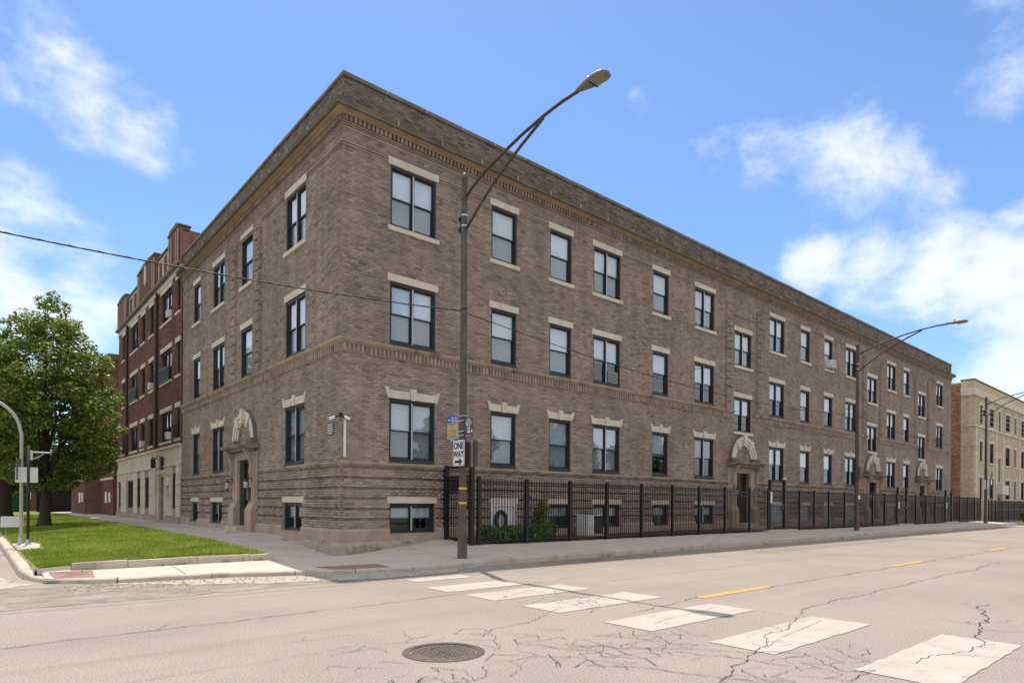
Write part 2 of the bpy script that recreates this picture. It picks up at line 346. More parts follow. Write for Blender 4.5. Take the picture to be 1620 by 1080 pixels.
# asphalt
def asphalt():
    m = mat('worn_asphalt', (.31, .265, .23), .93, spec=.2, var=.09, vscale=.35, bump=.22, bscale=120, coords='World',
            stains=[((.28, .24, .21), .22, .56, .5), ((.395, .34, .295), .5, .6, .5), ((.25, .21, .18), .5, .55, .55, (.12, 1.6, 1)), ((.4, .345, .3), .6, .6, .5, (.15, 2.2, 1)), ((.2, .17, .15), 1.1, .64, .5, (1, 3.2, 1)), ((.16, .14, .125), 2.6, .68, .5)], speck=(None, 60, .42))
    return m
M['asphalt'] = asphalt()
M['paint_white'] = mat('worn_white_paint', (.46, .412, .36), .8, var=.08, vscale=3, coords='World', stains=[((.30, .258, .222), 7.0, .57, .85), ((.36, .315, .275), 1.6, .53, .65), ((.31, .265, .23), .9, .55, .7, (.25, 2.2, 1))], speck=(None, 85, .08))
M['paint_yellow'] = mat('worn_yellow_paint', (.60, .33, .10), .8, var=.08, vscale=3, coords='World', stains=[((.36, .31, .27), 6.0, .6, .7)], speck=(None, 85, .12))
M['asphalt2'] = mat('patched_asphalt', (.265, .228, .2), .93, spec=.2, var=.12, vscale=.8, bump=.25, bscale=110, coords='World', stains=[((.2, .172, .15), 1.3, .58, .5)], speck=(None, 60, .42))
M['crack'] = mat('crack_fill', (.085, .07, .06), .95, coords='World', var=.3, vscale=5)
M['gravel'] = mat('broken_gravel', (.42, .385, .34), .95, var=.2, vscale=5, bump=.6, bscale=70, coords='World', stains=[((.22, .19, .16), 1.6, .55, .7), ((.56, .53, .48), 2.3, .6, .7)], speck=(None, 45, .3))
M['dirt'] = mat('road_edge_dirt', (.25, .215, .18), .95, var=.3, vscale=2.5, bump=.5, bscale=50, coords='World', stains=[((.36, .32, .28), 1.5, .5, .8), ((.13, .11, .09), 1.9, .6, .6)], speck=(None, 60, .2))
M['lawn'] = mat('lawn_soil', (.17, .20, .04), .95, var=.35, vscale=3, bump=.6, bscale=60, coords='World')
M['ground'] = mat('bare_ground', (.12, .12, .07), .95, var=.3, vscale=.6, coords='World')
M['blade'] = leaf_mat('grass_blade', [(0, (.14, .21, .026)), (.5, (.235, .33, .04)), (.85, (.35, .42, .07)), (1, (.5, .48, .14))], .45, .6)
M['leaf'] = leaf_mat('maple_leaf', [(0, (.075, .145, .03)), (.45, (.14, .235, .045)), (.8, (.25, .33, .055)), (.95, (.4, .42, .07)), (1, (.48, .4, .09))], .6, .4)
M['leaf2'] = leaf_mat('tree_leaf', [(0, (.05, .10, .025)), (.6, (.09, .16, .035)), (1, (.17, .22, .05))], .35, .5)
M['bush'] = leaf_mat('bush_leaf', [(0, (.06, .14, .035)), (.6, (.12, .25, .05)), (1, (.32, .40, .08))], .3, .5)

# ------------------------------------------------------------------ ground, road, pavements
def sheet(name, x0, x1, y0, y1, z, m, parent=None):
    return MB().add([(x0, y0, z), (x1, y0, z), (x1, y1, z), (x0, y1, z)], [(0, 1, 2, 3)]).build(name, m, parent)
g = sheet('ground', -700, 900, -700, 900, -.03, M['ground']); tag(g, kind='structure')
road = MB().add([(-120, -15.8, 0), (300, -15.8, 0), (300, -.4, 0), (-120, -.4, 0)], [(0, 1, 2, 3)]) \
    .add([(-15, -.4, 0), (-5.9, -.4, 0), (-5.9, 200, 0), (-15, 200, 0)], [(0, 1, 2, 3)]) \
    .add([(52, -.4, 0), (56.5, -.4, 0), (56.5, 60, 0), (52, 60, 0)], [(0, 1, 2, 3)]).build('road', M['asphalt'])
tag(road, kind='structure')

CP = [(0, 0, .11), (-.3, -.3, .105), (.75, 0, .18), (1.5, 0, .28), (2.3, 0, .35), (3.1, 0, .43), (0, 1.3, .2), (0, 2.84, .35), (0, 4.2, .45), (0, 8, .46), (0, 16, .44), (0, 32, .5), (0, 50, .52),
      (-.5, -2.5, .10), (-2, -2.9, .07), (0, -3.4, .07), (1.8, -2.8, .12), (2.6, -3.4, .13), (3.2, -1.3, .30), (3.0, -2.2, .22),
      (-2.1, -.85, .16), (-4, -.85, .16), (-6, -.85, .17), (-4, -2.1, .08), (-5.5, -1.9, .06), (-6.35, -1.2, .08),
      (-2.1, 1, .27), (-2.1, 3, .36), (-2.1, 6, .39), (-2.1, 12, .40), (-2.1, 30, .45), (-2.1, 50, .48)]
for x in (4.5, 8, 14, 22, 35, 55): CP += [(x, -3.45, .13), (x, -1.3, .285), (x, 0, .38)]
_c = np.array(CP, float); _d = np.hypot(_c[:, None, 0]-_c[None, :, 0], _c[:, None, 1]-_c[None, :, 1])
_w = np.linalg.solve(np.block([[_d, np.ones((len(_c), 1))], [np.ones((1, len(_c))), np.zeros((1, 1))]]), np.append(_c[:, 2], 0))
def zs(x, y):
    return float(np.hypot(x-_c[:, 0], y-_c[:, 1]) @ _w[:-1]+_w[-1])
def curb_y(x):
    pts = [(-6.4, -1.3), (-5.9, -1.85), (-5.3, -2.05), (-3.6, -2.32), (-1.8, -2.98), (-.8, -3.35), (.3, -3.5), (60, -3.5)]
    return float(np.interp(x, [p[0] for p in pts], [p[1] for p in pts]))
walk = MB().box(-6.2, 54.2, -.2, -.1, -.02, .0).build('sidewalk', M['concrete'])
tag(walk, kind='structure')
def slab(xa, xb, fy0, fy1, nx=4, ny=6, gap=.011, mat_=None, parent=None, name='slab', thick=.16):
    """one poured slab between two lines, following the slope of the pavement"""
    b = MB(); V = []
    for i in range(nx+1):
        x = xa+gap+(xb-xa-2*gap)*i/nx
        for j in range(ny+1):
            y0, y1 = fy0(x)+gap, fy1(x)-gap
            y = y0+(y1-y0)*j/ny; V.append((x, y, zs(x, y)))
    n = ny+1; nv = len(V)
    Fs = [(i*n+j, (i+1)*n+j, (i+1)*n+j+1, i*n+j+1) for i in range(nx) for j in range(ny)]
    rim = [i*n for i in range(nx+1)]+[nx*n+j for j in range(1, n)]+[i*n+n-1 for i in range(nx-1, -1, -1)]+[j for j in range(n-2, 0, -1)]
    low = [(V[i][0], V[i][1], V[i][2]-thick) for i in rim]; k = len(rim)
    Fs += [(rim[i], nv+i, nv+(i+1) % k, rim[(i+1) % k]) for i in range(k)]
    b.add(V+low, Fs); return b.build(name, mat_ or M['concrete'], parent)
KW = .17
def back_y(x):
    if x < -2.1: return -.86
    if x < 0: return 0.0
    return 0.0 if x < 3.25 else -1.22
xs = [-6.2, -5.6, -4.1, -2.1, -1.0, 0.0, 1.6, 3.25]+[3.25+1.52*i for i in range(1, 34)]
for a, b_ in zip(xs[:-1], xs[1:]):
    if a >= 53.5: break
    f0 = lambda x: curb_y(x)+KW
    slab(a, b_, f0, (lambda x, m=(a+b_)/2: back_y(m)), parent=walk)
ys = [0.0, 1.5, 3.0]+[3+1.5*i for i in range(1, 32)]
for a, b_ in zip(ys[:-1], ys[1:]):
    # left pavement beside the building, slabs laid crosswise
    bm_ = MB(); V = []; gap = .011
    for i in range(5):
        x = -2.1+gap+(2.1-2*gap)*i/4
        for j in range(4):
            y = a+gap+(b_-a-2*gap)*j/3; V.append((x, y, zs(x, y)))
    Fs = [(i*4+j, (i+1)*4+j, (i+1)*4+j+1, i*4+j+1) for i in range(4) for j in range(3)]
    bm_.add(V, Fs).build('slab', M['concrete'], walk)
# mortar bed under the slabs (dark joints)
def bed_sheet(name, pts, m):
    V = [(x, y, zs(x, y)-.035) for x, y in pts]; return V
b = MB(); V = []; nx, ny = 120, 8
for i in range(nx+1):
    x = -6.2+(54-(-6.2))*i/nx
    for j in range(ny+1):
        y = curb_y(x)+.05+(back_y(x)-curb_y(x)-.05)*j/ny; V.append((x, y, zs(x, y)-.02))
b.add(V, [(i*(ny+1)+j, (i+1)*(ny+1)+j, (i+1)*(ny+1)+j+1, i*(ny+1)+j+1) for i in range(nx) for j in range(ny)])
V = []
for i in range(5):
    for j in range(61): x, y = -2.1+2.1*i/4, .05+49*j/60; V.append((x, y, zs(x, y)-.02))
b.add(V, [(i*61+j, (i+1)*61+j, (i+1)*61+j+1, i*61+j+1) for i in range(4) for j in range(60)])
b.build('joint_sand', M['dirt'], walk)
# kerbstones
kerb = MB().box(53.6, 53.9, -3.3, -1.3, -.02, .09).build('kerb', M['concrete_old']); tag(kerb, kind='structure')
def kerb_piece(pts, h0, w=KW, top=None):
    """kerb along a polyline, inner side to the left of travel"""
    b = MB(); V = []
    for i, (x, y) in enumerate(pts):
        x0, y0 = pts[max(i-1, 0)]; x1, y1 = pts[min(i+1, len(pts)-1)]
        tx, ty = x1-x0, y1-y0; l = math.hypot(tx, ty); nx_, ny_ = -ty/l, tx/l
        h = h0(x, y) if callable(h0) else h0
        prof = [(-.012, -.03), (0, h*.75), (.025, h), (w-.012, h+.004), (w, h-.02), (w, -.03)]
        for d, z in prof: V.append((x+nx_*d, y+ny_*d, z))
    k = 6; n = len(pts)
    Fs = [(i*k+j, (i+1)*k+j, (i+1)*k+j+1, i*k+j+1) for i in range(n-1) for j in range(k-1)]
    Fs += [tuple(range(k-1, -1, -1)), tuple(range((n-1)*k, n*k))]
    b.add(V, Fs); o = b.build('kerbstone', M['concrete_old'], kerb); return o
kx = [-5.2, -3.7, -2.3, -1.2, 0, 1.3, 2.75]+[2.75+1.9*i for i in range(1, 28)]
for a, b_ in zip(kx[:-1], kx[1:]):
    pts = [(a+.008+(b_-a-.016)*i/4, curb_y(a+.008+(b_-a-.016)*i/4)) for i in range(5)]
    kerb_piece(pts, lambda x, y: zs(x, curb_y(x)+KW)+.004+random.uniform(-.003, .003))
ret = [(-6.47, 60), (-6.47, 1.0), (-6.47, .2), (-6.42, -.6), (-6.28, -1.15), (-5.95, -1.72), (-5.6, -1.93), (-5.22, -2.05)]
segs = [[(-6.47, 60), (-6.47, 30)], [(-6.47, 29.98), (-6.47, 16)]]
yy = 15.98
while yy > 1.3: segs.append([(-6.47, yy), (-6.47, yy-1.85)]); yy -= 1.87
segs.append([(-6.47, yy), (-6.47, .2), (-6.43, -.4)]); segs.append([(-6.425, -.42), (-6.34, -.9), (-6.2, -1.3)]); segs.append([(-6.19, -1.32), (-5.95, -1.68), (-5.6, -1.92), (-5.22, -2.05)])
for s_ in segs: kerb_piece(s_, lambda x, y: .15 if y > .5 else (.13 if y > -.6 else .085), w=.2)
# gutter patch with broken surface
def blob(name, pts, z, m, parent, n=6, amp=.12):
    """irregular flat patch: outline subdivided and roughened"""
    V = []
    for i in range(len(pts)):
        (x0, y0), (x1, y1) = pts[i], pts[(i+1) % len(pts)]
        for k in range(n):
            t = k/n; V.append((x0+(x1-x0)*t+random.gauss(0, amp*.5), y0+(y1-y0)*t+random.gauss(0, amp*.35), z))
    bm = bmesh.new(); vs_ = [bm.verts.new(v) for v in V]; f = bm.faces.new(vs_); bmesh.ops.triangulate(bm, faces=[f])
    me = bpy.data.meshes.new(name); bm.to_mesh(me); bm.free(); me.materials.append(m)
    o = bpy.data.objects.new(name, me); return link(o, parent)
blob('dirt_patch', [(-9, -2.6), (-6.6, -1.4), (-5.3, -2.2), (-3.6, -2.5), (-1.8, -3.15), (-.5, -3.6), (-.9, -4.2), (-3, -4.35), (-4.9, -4.5), (-7, -4.5), (-9, -4.4)], .004, M['dirt'], road, 9, .16)
blob('gravel_patch', [(-5.4, -2.25), (-3.6, -2.5), (-1.8, -3.15), (0, -3.62), (1.2, -3.75), (.5, -4.25), (-1.2, -4.35), (-2.8, -3.9), (-4.2, -3.2)], .008, M['gravel'], road, 9, .1)
blob('gravel_patch', [(-8, -.5), (-6.75, .4), (-6.65, -.8), (-6.3, -1.6), (-7.5, -2.2)], .008, M['gravel'], road, 7, .12)
blob('asphalt_patch', [(3.4, -3.7), (7.6, -3.75), (7.9, -4.2), (5.5, -4.3), (3.8, -4.15)], .004, M['dirt'], road, 6, .06)
blob('asphalt_patch', [(11, -4.4), (24, -4.3), (24, -5.6), (11.2, -5.7)], .003, M['asphalt2'], road, 5, .06)
blob('tar_patch', [(-4.75, -11.05), (-4.45, -11.2), (-4.35, -11.55), (-4.75, -11.6), (-4.95, -11.35)], .005, M['dirt'], road, 4, .05)
st = MB()
for k in range(900):
    x = random.uniform(-6, 1.6); y = curb_y(max(x, -5.2))-.08-abs(random.gauss(0, .55)); r = random.uniform(.008, .026)*(1.5 if random.random() < .08 else 1)
    a = random.random()*6; q = [(math.cos(a+i*2.09)*r, math.sin(a+i*2.09)*r) for i in range(3)]
    st.add([(x+u, y+v, .006) for u, v in q]+[(x, y, .008+r*.9)], [(0, 1, 3), (1, 2, 3), (2, 0, 3)])
tag(st.build('loose_stones', M['gravel'], road), kind='stuff')
# painted markings
def stripe(x0, x1, y0, y1, m, name, sk=0):
    V = []; n = 14
    for k in range(n+1): V.append((x0+(x1-x0)*k/n, y0+random.uniform(-.012, .012), .006))
    for k in range(n, -1, -1): V.append((x0+(x1-x0)*k/n+sk, y1+random.uniform(-.012, .012), .006))
    return MB().add(V, [(k, k+1, 2*n-k, 2*n+1-k) for k in range(n)]).build(name, m, road)
for x0, x1, y0, y1 in ((-1.3, .5, -6.65, -5.95), (-1.27, .85, -7.8, -7.05), (-1.27, 1.0, -9.15, -8.4), (-1.3, 1.02, -10.66, -9.94), (-1.28, 1.14, -12.1, -11.38), (-1.28, 1.14, -13.55, -12.83), (-1.2, 1.14, -15.0, -14.3), (-1.0, .3, -5.2, -4.75)):
    stripe(x0, x1, y0, y1, M['paint_white'], 'crosswalk_stripe')
for x0, x1 in ((1.42, 3.58), (9.6, 11.7), (18.2, 20.3), (27, 29.1), (36, 38.1), (45, 47)):
    stripe(x0, x1, -9.62, -9.46, M['paint_yellow'], 'centre_line_dash')
# cracks: jagged ribbons, with a net round the manhole
cr = MB()
def crack(p0, p1, w, step=.09, amp=.05, branch=0.0, z=.009):
    p0, p1 = Vector(p0), Vector(p1); L_ = (p1-p0).length; n = max(3, int(L_/step)); t = (p1-p0)/L_; nn = Vector((-t.y, t.x))
    off = 0; pts = []
    for i in range(n+1):
        off = off*.86+random.gauss(0, amp*.5)
        e = math.sin(math.pi*min(1, max(0, i/n))); pts.append(p0+t*(L_*i/n)+nn*off*min(1, e*3))
    V = []
    for i, p in enumerate(pts):
        a = (pts[min(i+1, n)]-pts[max(i-1, 0)]).normalized(); q = Vector((-a.y, a.x))*w*random.uniform(.25, 1.0)*.5
        V += [(p.x+q.x, p.y+q.y, z), (p.x-q.x, p.y-q.y, z)]
    cr.add(V, [(2*i, 2*i+1, 2*i+3, 2*i+2) for i in range(n)])
    for i in range(2, n-1):
        if random.random() < branch:
            a = random.choice((-1, 1))*random.uniform(.5, 1.3); d = Vector((t.x*math.cos(a)-t.y*math.sin(a), t.x*math.sin(a)+t.y*math.cos(a)))
            crack(pts[i], pts[i]+d*random.uniform(.12, .6), w*.6, step*.7, amp*.7, branch*.35, z)
random.seed(21)
crack((-9.5, -7.35), (-1.2, -6.9), .02, .1, .03, .02); crack((-1.2, -6.9), (2.5, -6.4), .012, .1, .03, .05)
crack((-2.6, -12.3), (1.6, -11.05), .014, .07, .06, .06); crack((1.6, -11.05), (13, -10.9), .016, .12, .05, .03); crack((-3.4, -12.6), (-2.6, -12.3), .02, .06, .05, .1)
crack((3.4, -9.6), (40, -9.8), .018, .2, .05, .02); crack((-.5, -9.75), (1.5, -9.45), .014, .08, .03, .05)
crack((1.6, -7.3), (18, -7.0), .014, .15, .04, .02); crack((2.0, -5.4), (26, -5.5), .012, .2, .04, .02); crack((.8, -13.3), (4.2, -12.6), .02, .07, .06, .1)
crack((-.6, -13.1), (1.0, -13.35), .014, .06, .06, .08); crack((-1.1, -11.9), (.9, -11.6), .008, .08, .02, .05); crack((-.9, -10.4), (.9, -10.2), .007, .08, .02, .05)
MH = (-3.69, -9.99)
def crazing(cx, cy, rx, ry, hole, cell, keep, w):
    # cell-like crazing: jittered lattice joined to its neighbours
    nx_, ny_ = int(2*rx/cell), int(2*ry/cell); P_ = {}
    for i in range(nx_+1):
        for j in range(ny_+1):
            x, y = cx-rx+i*cell+(j % 2)*cell*.5+random.uniform(-.36, .36)*cell, cy-ry+j*cell*.9+random.uniform(-.36, .36)*cell
            e = ((x-cx)/rx)**2+((y-cy)/ry)**2
            if e < 1 and math.hypot(x-MH[0], y-MH[1]) > hole: P_[i, j] = (x, y, e)
    for (i, j), p in P_.items():
        for q in ((i+1, j), (i, j+1), (i-1 if j % 2 == 0 else i+1, j+1)):
            if q in P_ and random.random() < keep*(1.15-.75*max(p[2], P_[q][2])): crack(p[:2], P_[q][:2], w*random.uniform(.5, 1.3), .05, .022, .03)
crazing(-3.5, -10.0, 1.5, 1.15, .48, .26, .42, .009); crazing(-4.7, -11.0, .75, .6, .48, .14, .6, .010); crazing(-2.1, -11.0, 1.3, .8, .48, .24, .55, .010)
crazing(-.3, -8.6, 1.2, .75, .48, .27, .5, .009); crazing(-.4, -7.3, .9, .5, .48, .28, .4, .008); crazing(-1.6, -12.5, 1.6, .5, .48, .22, .5, .010)
crack((MH[0]-.7, MH[1]-.7), (-5.6, -12.0), .016, .06, .05, .06); crack((-5.0, -10.4), (-4.3, -11.6), .015, .06, .05, .06); crack((-6.3, -10.9), (-4.6, -11.3), .010, .06, .05, .06)
crack((MH[0]+.7, MH[1]+.3), (-1.3, -9.0), 0.011, .06, 0.045, 0.042); crack((-1.3, -9.0), (.6, -8.5), 0.009, .06, 0.038, 0.035); crack((MH[0]+.9, MH[1]-.2), (-1.6, -12.4), 0.013, .06, 0.053, 0.063)
crack((-2.6, -10.6), (-.9, -12.4), 0.011, .06, 0.045, 0.063); crack((-1.2, -8.4), (.8, -7.4), 0.007, .07, 0.045, 0.052); crack((-1.0, -7.7), (.4, -7.1), 0.007, .07, 0.038, 0.052); crack((-.9, -9.4), (-.2, -8.7), 0.009, .05, 0.038, 0.087)
crack((-6.8, -9.2), (-4.6, -9.3), 0.006, .08, 0.030, 0.028); crack((-4.9, -8.6), (-3.2, -8.9), 0.006, .08, 0.038, 0.028); crack((-9, -9.4), (-6.8, -9.9), 0.006, .1, 0.038, 0.017)
crack((-3.0, -11.2), (-2.2, -12.6), 0.015, .06, 0.038, 0.070); crack((-4.2, -10.9), (-3.2, -12.3), 0.007, .06, 0.038, 0.070); crack((6, -8.3), (9.5, -8.5), 0.006, .1, 0.038, 0.014); crack((-6.5, -5.6), (-2, -5.2), 0.005, .1, 0.038, 0.010)
tag(cr.build('cracks', M['crack'], road), kind='stuff')
random.seed(11)
# manhole cover
mh = empty('manhole_cover', (MH[0], MH[1], 0)); tag(mh, 'round cast iron manhole cover with raised studs in the cracked asphalt', 'manhole cover')
ring = MB(); n = 40
prof = [(.40, -.02), (.40, .007), (.385, .012), (.325, .012), (.318, -.015)]
V = [(r*math.cos(6.2832*k/n), r*math.sin(6.2832*k/n), z) for r, z in prof for k in range(n)]
ring.add(V, [(i*n+k, i*n+(k+1) % n, (i+1)*n+(k+1) % n, (i+1)*n+k) for i in range(4) for k in range(n)]).build('rim', M['iron'], mh)
lid = MB().lathe([(.31, -.03), (.31, .004), (.295, .008), (0.001, .008)], n=40).build('lid', M['iron'], mh)
sd = MB()
for i in range(-5, 6):
    for j in range(-5, 6):
        x, y = i*.055, j*.055
        if math.hypot(x, y) < .27: sd.lathe([(.017, .007), (.013, .014), (.001, .015)], (x, y, 0), 6)
for k in range(3): sd.box(-.03, .03, -.24+k*.2, -.225+k*.2, .008, .013)
tag(sd.build('studs', M['iron'], lid), kind='stuff')
# tactile pads
def pad(pts, label):
    t_ = empty('tactile_pad', (pts[0][0], pts[0][1], 0)); tag(t_, label, 'tactile paving')
    ox, oy = pts[0]
    V = [(x-ox, y-oy, zs(x, y)+.010) for x, y in pts]; MB().add(V+[(a, b3, c-.03) for a, b3, c in V], [(0, 1, 2, 3), (0, 4, 5, 1), (1, 5, 6, 2), (2, 6, 7, 3), (3, 7, 4, 0)]).build('plate', M['tactile'], t_)
    d = MB(); nu = 18; nv = 11
    P0 = [Vector((x, y)) for x, y in pts]
    for i in range(nu):
        for j in range(nv):
            u, v = (i+.5)/nu, (j+.5)/nv
            p = (P0[0]*(1-u)+P0[1]*u)*(1-v)+(P0[3]*(1-u)+P0[2]*u)*v; z = zs(p.x, p.y)+.009; r = .013
            d.add([(p.x-ox+r*a, p.y-oy+r*b3, z) for a, b3 in ((1, 0), (0, 1), (-1, 0), (0, -1))]+[(p.x-ox, p.y-oy, z+.008)], [(0, 1, 4), (1, 2, 4), (2, 3, 4), (3, 0, 4)])
    tag(d.build('domes', M['tactile'], t_), kind='stuff')
pad([(-1.55, -3.02), (-.4, -3.28), (-.4, -2.62), (-1.7, -2.4)], 'reddish tactile paving pad set in the kerb ramp by the building corner')
pad([(-6.05, -1.5), (-5.5, -1.78), (-5.45, -1.05), (-6.1, -.95)], 'reddish tactile paving pad at the far left end of the front pavement')

# lawn
lawn = MB(); V = []; LX0, LX1 = -6.265, -2.12
def lz(x, y):
    t = (x-LX0)/(LX1-LX0); zl = float(np.interp(y, [-.8, 2, 8, 60], [.2, .17, .17, .34])); zr = float(np.interp(y, [-.8, 3, 8, 60], [.29, .39, .42, .5]))
    return zl+(zr-zl)*t+.05*math.sin(math.pi*t)+.012*math.sin(x*2.1+y*1.3)*math.sin(y*.9)
nx, ny = 16, 90
def lawn_pt(i, j):
    y = -.80+(52+.80)*(j/ny)**1.6; x = LX0+(LX1-LX0)*i/nx+.03*math.sin(y*3.1)*(1 if i == nx else 0)
    return x, y
for i in range(nx+1):
    for j in range(ny+1):
        x, y = lawn_pt(i, j); V.append((x, y, lz(x, y)))
lawn.add(V, [(i*(ny+1)+j, (i+1)*(ny+1)+j, (i+1)*(ny+1)+j+1, i*(ny+1)+j+1) for i in range(nx) for j in range(ny)])
lo = lawn.build('lawn', M['lawn']); tag(lo, kind='structure')
sk = MB(); V = []
for i in range(nx+1):
    x, y = lawn_pt(i, 0); V += [(x, y, lz(x, y)), (x, y-.08, lz(x, y)-.08), (x, y-.12, .02)]
sk.add(V, [(3*i+j, 3*i+3+j, 3*i+4+j, 3*i+1+j) for i in range(nx) for j in range(2)])
for i, s_ in ((0, -1), (nx, 1)):
    V = []
    for j in range(ny+1):
        x, y = lawn_pt(i, j); V += [(x, y, lz(x, y)), (x+s_*.03, y, lz(x, y)-.05), (x+s_*.05, y, .0)]
    sk.add(V, [(3*j+k, 3*j+3+k, 3*j+4+k, 3*j+1+k) for j in range(ny) for k in range(2)])
sk.build('soil_edge', M['dirt'], lo)
ng = 90000
gy = -.7+ (rng.random(ng)**1.7)*40; gx = LX0+.03+(LX1-LX0-.06)*rng.random(ng)
gh = .035+.05*rng.random(ng)**2; ga = rng.random(ng)*6.283; gw = .006+.008*rng.random(ng)+gy*.0004; ln = (rng.random((ng, 2))-.5)*.06
keep = ~((gx < -5.7) & (gy > 4.9) & (gy < 8.2)); gx, gy, gh, ga, gw, ln = gx[keep], gy[keep], gh[keep], ga[keep], gw[keep], ln[keep]; ng = len(gx)
gz = np.array([lz(a, b3) for a, b3 in zip(gx, gy)])
ca, sa = np.cos(ga)*gw, np.sin(ga)*gw
GV = np.stack([np.stack([gx-ca, gy-sa, gz-.005], 1), np.stack([gx+ca, gy+sa, gz-.005], 1), np.stack([gx+ln[:, 0], gy+ln[:, 1], gz+gh], 1)], 1).reshape(-1, 3)
go = bpy.data.objects.new('grass', np_mesh('grass', GV, np.arange(ng*3).reshape(-1, 3), M['blade'])); link(go)
tag(go, 'short green mown grass on the corner lawn', 'grass', kind='stuff')
# lawn edging and the utility apron
edge = empty('lawn_edging', (-4, -.85, .15)); tag(edge, 'low concrete edging along the front of the lawn', 'edging')
xe = [-5.75, -4.85, -3.6, -2.55, -2.02]
for a, b3 in zip(xe[:-1], xe[1:]):
    bb = MB(); y0, y1 = -.90, -.76
    V = [(a+.006+4, y0+.85, zs(a, y0)-.05-.15), (b3-.006+4, y0+.85, zs(b3, y0)-.05-.15), (b3-.006+4, y1+.85, .0), (a+.006+4, y1+.85, .0)]
    T = [(a+.006+4, y0+.85+.01, .285-.15), (b3-.006+4, y0+.85+.01, .30-.15), (b3-.006+4, y1+.85, .30-.15), (a+.006+4, y1+.85, .285-.15)]
    bb.add(V+T, [(0, 1, 5, 4), (1, 2, 6, 5), (2, 3, 7, 6), (3, 0, 4, 7), (4, 5, 6, 7)]).build('edging_block', M['concrete_old'], edge)
ap = MB()
V = [(-6.26, 5.0, .2), (-5.82, 5.15, .3), (-5.72, 6.6, .33), (-5.85, 8.0, .3), (-6.26, 8.1, .22)]
ap.add([(x, y, lz(x, y)+.03) for x, y, _ in V]+[(x, y, lz(x, y)-.1) for x, y, _ in V], [(0, 1, 2, 3, 4)]+[(i, 5+i, 5+(i+1) % 5, (i+1) % 5) for i in range(5)]).build('utility_apron', M['concrete_old'])
tag(bpy.data.objects['utility_apron'], kind='structure')

# ------------------------------------------------------------------ the brown brick apartment building
apt = empty('apartment_building'); tag(apt, 'long three storey brown brick apartment building on the street corner', 'building')
RZL = -math.pi/2
LEN_R, LEN_L = 50.65, 15.9
ZB, ZW0, ZW1, ZBELT0, ZBELT1, ZTOP, ZPAR = .77, 2.39, 2.51, 5.33, 5.69, 11.36, 12.33
DW, SW = 1.47, 1.03
F3, F2, F1, FB = (8.9, 10.55), (5.75, 7.42), (2.58, 4.27), (.62, 1.43)
FS3, FS2 = (7.73, 9.3), (4.75, 6.32)
RC = [(2.10, 'd'), (5.37, 's'), (7.85, 's'), (10.21, 'd'), (13.40, 's'), (16.48, 'd'), (19.61, 'x'), (22.81, 'd'), (25.83, 's'), (28.62, 's'), (31.65, 'd'), (34.83, 'x'), (38.02, 'd'), (40.8, 's'), (43.83, 'x'), (47.8, 'd')]
LC = [(-3.08, 'd'), (-7.35, 't'), (-10.56, 'd'), (-13.6, 's')]
def wid(k): return {'d': DW, 's': SW, 'x': DW, 't': 1.15}[k]
wins = []   # (facade, x, width, z0, z1, floor, kind)
for x, k in RC:
    w = wid(k)
    if k == 'x':
        wins += [(0, x, w, *FS3, 3, 'd'), (0, x, w, *FS2, 2, 'd')]
    else:
        wins += [(0, x, w, *F3, 3, k), (0, x, w, *F2, 2, k), (0, x, w, *F1, 1, k)]
        wins.append((0, x, w, *FB, 0, k))
for x, k in LC:
    w = wid(k)
    wins += [(1, x, w, *F3, 3, 's' if k == 't' else k), (1, x, w, *F2, 2, 's' if k == 't' else k)]
    if k != 't': wins += [(1, x, w, *F1, 1, k), (1, x, w, *FB, 0, k)]
PORT = [(0, 19.61), (0, 34.83), (0, 43.83), (1, -7.35)]
PW = 1.28
def openings(f):
    o = [(x-w/2, x+w/2, z0, z1) for (ff, x, w, z0, z1, fl, k) in wins if ff == f]
    o += [(x-.6, x+.6, .3, 2.9) for ff, x in PORT if ff == f]
    return o
def panel(b, x0, x1, z0, z1, ops, y, jamb=.45):
    ops = [o for o in ops if o[0] < x1 and o[1] > x0 and o[2] < z1 and o[3] > z0]
    X = sorted({x0, x1, *[c for o in ops for c in o[:2] if x0 < c < x1]}); Z = sorted({z0, z1, *[c for o in ops for c in o[2:] if z0 < c < z1]})
    for a, b_ in zip(X[:-1], X[1:]):
        run = None
        for c, d in zip(Z[:-1], Z[1:]):
            xm, zm = (a+b_)/2, (c+d)/2
            if any(o[0] < xm < o[1] and o[2] < zm < o[3] for o in ops):
                if run: b.add([(a, y, run[0]), (b_, y, run[0]), (b_, y, run[1]), (a, y, run[1])], [(0, 1, 2, 3)]); run = None
            else: run = (run[0], d) if run else (c, d)
        if run: b.add([(a, y, run[0]), (b_, y, run[0]), (b_, y, run[1]), (a, y, run[1])], [(0, 1, 2, 3)])
    for o in ops:
        xa, xb, za, zb = o; q = y+jamb
        b.add([(xa, y, za), (xb, y, za), (xb, y, zb), (xa, y, zb), (xa, q, za), (xb, q, za), (xb, q, zb), (xa, q, zb)], [(0, 4, 5, 1), (1, 5, 6, 2), (2, 6, 7, 3), (3, 7, 4, 0)])
def wall(x0, x1, f):
    b = MB(); panel(b, x0, x1, 0, ZPAR, openings(f), 0.0); o = b.build('wall', M['mortar'], apt, rz=RZL if f else 0); return o
wall(0, LEN_R, 0); wall(-LEN_L, 0, 1)
